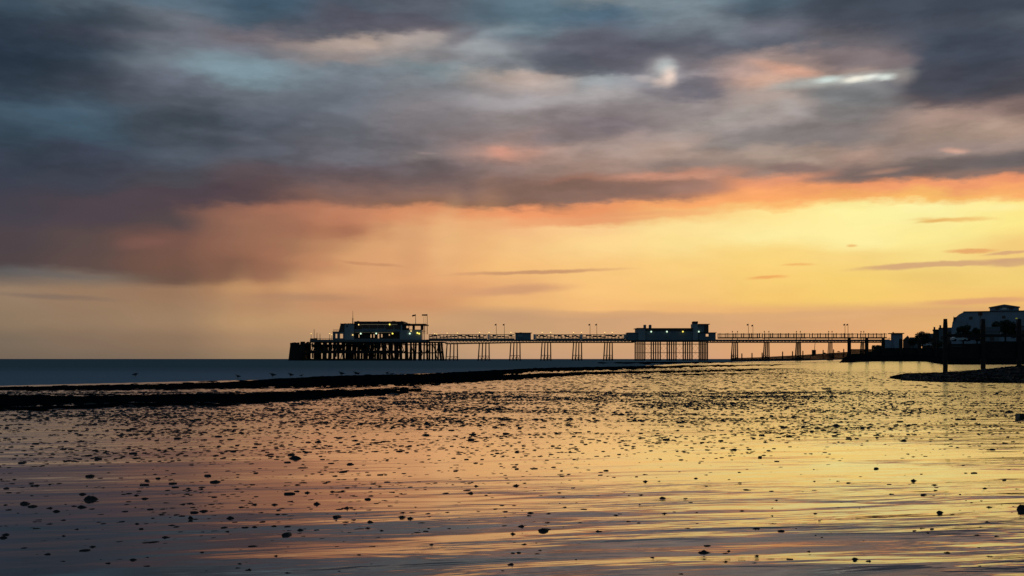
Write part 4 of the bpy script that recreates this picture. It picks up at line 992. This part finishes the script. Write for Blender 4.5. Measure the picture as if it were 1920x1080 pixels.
# worm casts and shell grit beyond counting
def lumps(name, n, dmin, dmax, dens, smin, smax, label, m=MT['stone'], hr=(.25, .6), pts=None):
    C = []
    while pts is None and len(C) < n:
        D = math.sqrt(random.uniform(dmin**2, dmax**2)); px = random.uniform(-150, 2070)
        if D > .93*float(shoreD(px)) : continue
        X = (px-960)/F*D
        if random.random() > dens(px, D, X): continue
        C.append((X, D, (smin+(smax-smin)*random.random()**1.8)*(1+.6*(random.random() < .05))*min(1.15, .5+D/28), random.uniform(0, 3.14)))
    if pts is not None: C = pts
    C = np.array(C); n = len(C); K = 7
    a = np.linspace(0, 2*math.pi, K, endpoint=False)
    rad = 1+.35*(rng.random((n, K))-.5)*2*.6
    asp = rng.uniform(.3, .9, (n, 1)); hgt = C[:, 2:3]*rng.uniform(*hr, (n, 1))
    lx = np.cos(a)[None]*rad*C[:, 2:3]; ly = np.sin(a)[None]*rad*C[:, 2:3]*asp
    ct, st_ = np.cos(C[:, 3:4]*.3), np.sin(C[:, 3:4]*.3)
    rx = lx*ct-ly*st_; ry = lx*st_+ly*ct
    zb = C[:, 4:5] if C.shape[1] > 4 else np.zeros((n, 1))
    v0 = np.stack([C[:, 0:1]+rx, C[:, 1:2]+ry, zb-.002+0*rx], -1)
    v1 = np.stack([C[:, 0:1]+rx*.78, C[:, 1:2]+ry*.78, zb+np.repeat(hgt, K, 1)*rng.uniform(.6, 1, (n, K))], -1)
    v2 = np.stack([C[:, 0:1]+hgt*.2, C[:, 1:2], zb+hgt*1.05], -1)
    V = np.concatenate([v0, v1, v2], 1)     # n, 2K+1
    base = (np.arange(n)*(2*K+1))[:, None]
    quads = np.array([[i, (i+1) % K, K+(i+1) % K, K+i] for i in range(K)]); tris = np.array([[K+i, K+(i+1) % K, 2*K] for i in range(K)])
    Q = (base[:, :, None]+quads[None]).reshape(-1, 4); T = (base[:, :, None]+tris[None]).reshape(-1, 3)
    me = bpy.data.meshes.new(name); me.vertices.add(n*(2*K+1)); me.vertices.foreach_set('co', V.astype(np.float32).ravel())
    me.loops.add(Q.size+T.size); me.loops.foreach_set('vertex_index', np.concatenate([Q.ravel(), T.ravel()]).astype(np.int32))
    me.polygons.add(len(Q)+len(T))
    me.polygons.foreach_set('loop_start', np.concatenate([np.arange(0, Q.size, 4), Q.size+np.arange(0, T.size, 3)]).astype(np.int32))
    me.update(calc_edges=True); me.materials.append(m)
    o = bpy.data.objects.new(name, me); sc.collection.objects.link(o); tag(o, label, {'beach_grit': 'grit', 'weed_scraps': 'seaweed', 'shingle_stones': 'shingle'}.get(name, 'worm casts'), kind='stuff')
def dens(px, D, X):
    def sm(a, b): t = min(1, max(0, (px-a)/(b-a))); return t*t*(3-2*t)
    c = .55+.6*mn.fractal(Vector((X*.45, D*.7, 2)), 1, 2, 4)+.4*mn.noise(Vector((X*1.8, D*3.0, 8)))
    base = float(np.interp(D, [4.2, 6, 7.5, 9, 12, 24, 60], [.12, .42, .62, .8, 1.0, 1.0, .8]))
    base *= 1+(float(np.interp(D, [4.2, 5.5, 8, 12], [1.6, 1.7, 1.5, 1]))-1)*(1-sm(700, 1050))
    base *= 1+(float(np.interp(D, [4, 6, 7.5, 8.5, 10.5, 13, 30], [.35, .2, .2, .32, .7, 1, 1]))-1)*sm(1000, 1250)
    base *= 1+(float(np.interp(D, [4, 8, 12, 17, 22, 40], [.5, .9, .9, .5, .35, .3]))-1)*sm(1400, 1720)
    if D > 22: base *= 1-.4*(1-sm(850, 1150))
    return base*max(0.10, min(1, c*c*1.6))
lumps('worm_casts', 110000, 4.2, 26, dens, .008, .032, 'countless small dark worm casts and shell grit covering the wet sand', hr=(.18, .5))
lumps('far_worm_casts', 25000, 22, 90, dens, .03, .07, 'countless tiny dark casts on the distant wet sand', hr=(.1, .3))

def gritd(px, D, X):
    c = .5+.7*mn.fractal(Vector((X*.8, D*1.2, 12)), 1, 2, 4)
    return max(.08, min(1, c*c*1.8))*float(np.interp(D, [3.5, 5, 9], [.35, .6, 1]))
lumps('beach_grit', 32000, 3.6, 13, gritd, .003, .014, 'fine dark shell grit and sand crumbs sprinkled over the near wet sand', hr=(.2, .6))
# torn weed along both edges of the tide-line banks
FR = []
EDGES = [([(-100,750),(0,767),(100,765),(240,758),(400,757),(500,752),(600,744),(700,739),(790,730)], 2.3, 2600, .05, .22),
         ([(0,731),(150,731),(300,729),(420,728),(500,727),(600,726),(700,724),(800,721),(900,712),(1000,710),(1100,702),(1300,698)], 1.6, 1500, .06, .2),
         ([(0,742),(240,742),(400,740),(600,733),(790,728)], .8, 500, .05, .16), ([(100,725),(300,721),(500,712),(700,703.5),(900,697),(1100,689)], .5, 260, .06, .2)]
for pe, sg_, n_, a_, b_ in EDGES:
    for i in range(n_):
        px = random.uniform(pe[0][0], pe[-1][0]); y = float(np.interp(px, [p[0] for p in pe], [p[1] for p in pe]))
        y += abs(random.gauss(0, sg_)) * (1 if sg_ > 1 else random.choice((-1, 1))) - .6
        k = mn.fractal(Vector((px*.02, y*.2, 4)), 1, 2, 3)
        if k < -.15 and random.random() < .8: continue
        D = H*F/(y-HY); FR.append(((px-960)/F*D, D, random.uniform(a_, b_)*random.uniform(.4, 1), random.uniform(0, 3.14), 0.0))
lumps('weed_scraps', 0, 0, 0, None, 0, 0, 'torn black weed scraps fringing the dark banks at the tide line', MT['weed'], (.06, .22), FR)
SP = []
while len(SP) < 5000:
    px = random.uniform(1690, 2200); D = random.uniform(34, 60)
    n0 = float(interp(px, [(1660, 44), (1700, 38.5), (1760, 36.2), (1850, 35.2), (2000, 34.6), (2700, 34)])); f0 = float(interp(px, [(1660, 46), (1700, 60), (1800, 62), (2700, 64)]))
    t = (D-n0)/(f0-n0)
    if not 0.01 < t < .6: continue
    cr_ = .62*float(sstep(np.array(px), 1690, 2050))+.05; pf = math.sin(min(t/.45, 1)*math.pi/2)**.75
    SP.append(((px-960)/F*D, D, random.uniform(.02, .07), random.uniform(0, 3.14), cr_*pf-.01))
lumps('shingle_stones', 0, 0, 0, None, 0, 0, 'loose dark shingle stones covering the spit in front of the near groyne', MT['stone'], (.4, .8), SP)

# ------------------------------------------------------------------ gulls
def gull(px, py, D, wpx, face, body, label, head_down=False):
    s = wpx/F*D/.40
    o = empty('gull', (px2x(px, D), D, py2z(py-1.0, D)), label, 'gull', 'gulls on the tide line')
    path = [(-.23, .165, .010, .012), (-.15, .175, .04, .035), (-.07, .18, .07, .075), (.01, .19, .08, .092), (.08, .215, .062, .072), (.115, .255, .036, .042), (.135, .29, .036, .038), (.16, .296, .03, .03), (.18, .292, .012, .012)]
    if head_down: path = [(x, z-(.06*(x/.2)**2 if x > .05 else 0), a, b) for x, z, a, b in path]
    n = 10; vs = []
    for x, z, a, b in path:
        for i in range(n): t = 2*math.pi*i/n; vs.append((x, a*math.cos(t), z+b*math.sin(t)))
    fs = [(j*n+i, j*n+(i+1)%n, (j+1)*n+(i+1)%n, (j+1)*n+i) for j in range(len(path)-1) for i in range(n)]+[tuple(range(n)), tuple(range((len(path)-1)*n, len(path)*n))]
    m = MB(); m.add(vs, fs)
    for y in (-.03, .03):
        m.bar((.0, y, .14), (.01, y, .065), .009, .007); m.bar((.01, y, .065), (0, y, .0), .007, .007); m.bar((0, y, .004), (.04, y, .004), .010, .006)
    m.build('body', body, o, True)
    for y in (-1, 1):
        m = MB(); vs = []
        for x, z, w in ((.07, .205, .03), (.0, .20, .055), (-.09, .195, .045), (-.17, .18, .026), (-.26, .168, .005)):
            vs += [(x, y*.078*(1-max(0, -x)*1.6), z+w), (x, y*.09*(1-max(0, -x)*1.6), z), (x, y*.074*(1-max(0, -x)*1.6), z-w)]
        m.add(vs, [(j*3+i, j*3+i+1, j*3+i+4, j*3+i+3) for j in range(4) for i in range(2)]); m.build('wing', MT['gwing'], o, True)
    zb = path[-1][1]; m = MB(); m.bar((.175, 0, zb), (.225, 0, zb-.01), .011, .003); m.build('beak', MT['timber'], o)
    o.scale = (s*face, s, s)
    return o
def onz(y): return H*F/(y-HY)
gull(254, 708, 44, 11, 1, MT['gull'], 'gull floating farthest left on the dark sea', True)
gull(446, 711, 42.5, 10, -1, MT['gull'], 'gull standing alone at left end of the row', False)
gull(511, 709, 43.5, 12, -1, MT['gull'], 'hunched gull second in the row from the left', True)
gull(545, 708.5, 43.5, 11, -1, MT['gull'], 'plump dark gull third in the row from the left')
gull(566, 708.5, 43.5, 8, 1, MT['pale'], 'pale blurred gull right beside the plump dark one')
gull(640, 706, 43, 11, -1, MT['gull'], 'gull leaning forward, left of the close pair')
gull(667, 705, 43, 10, -1, MT['gull'], 'gull leaning forward, left one of the close pair')
gull(672, 705, 43.5, 8, 1, MT['gull'], 'smaller gull, right one of the close pair')
gull(727, 703.5, 44, 8, 1, MT['pale'], 'pale gull farthest right in the row')
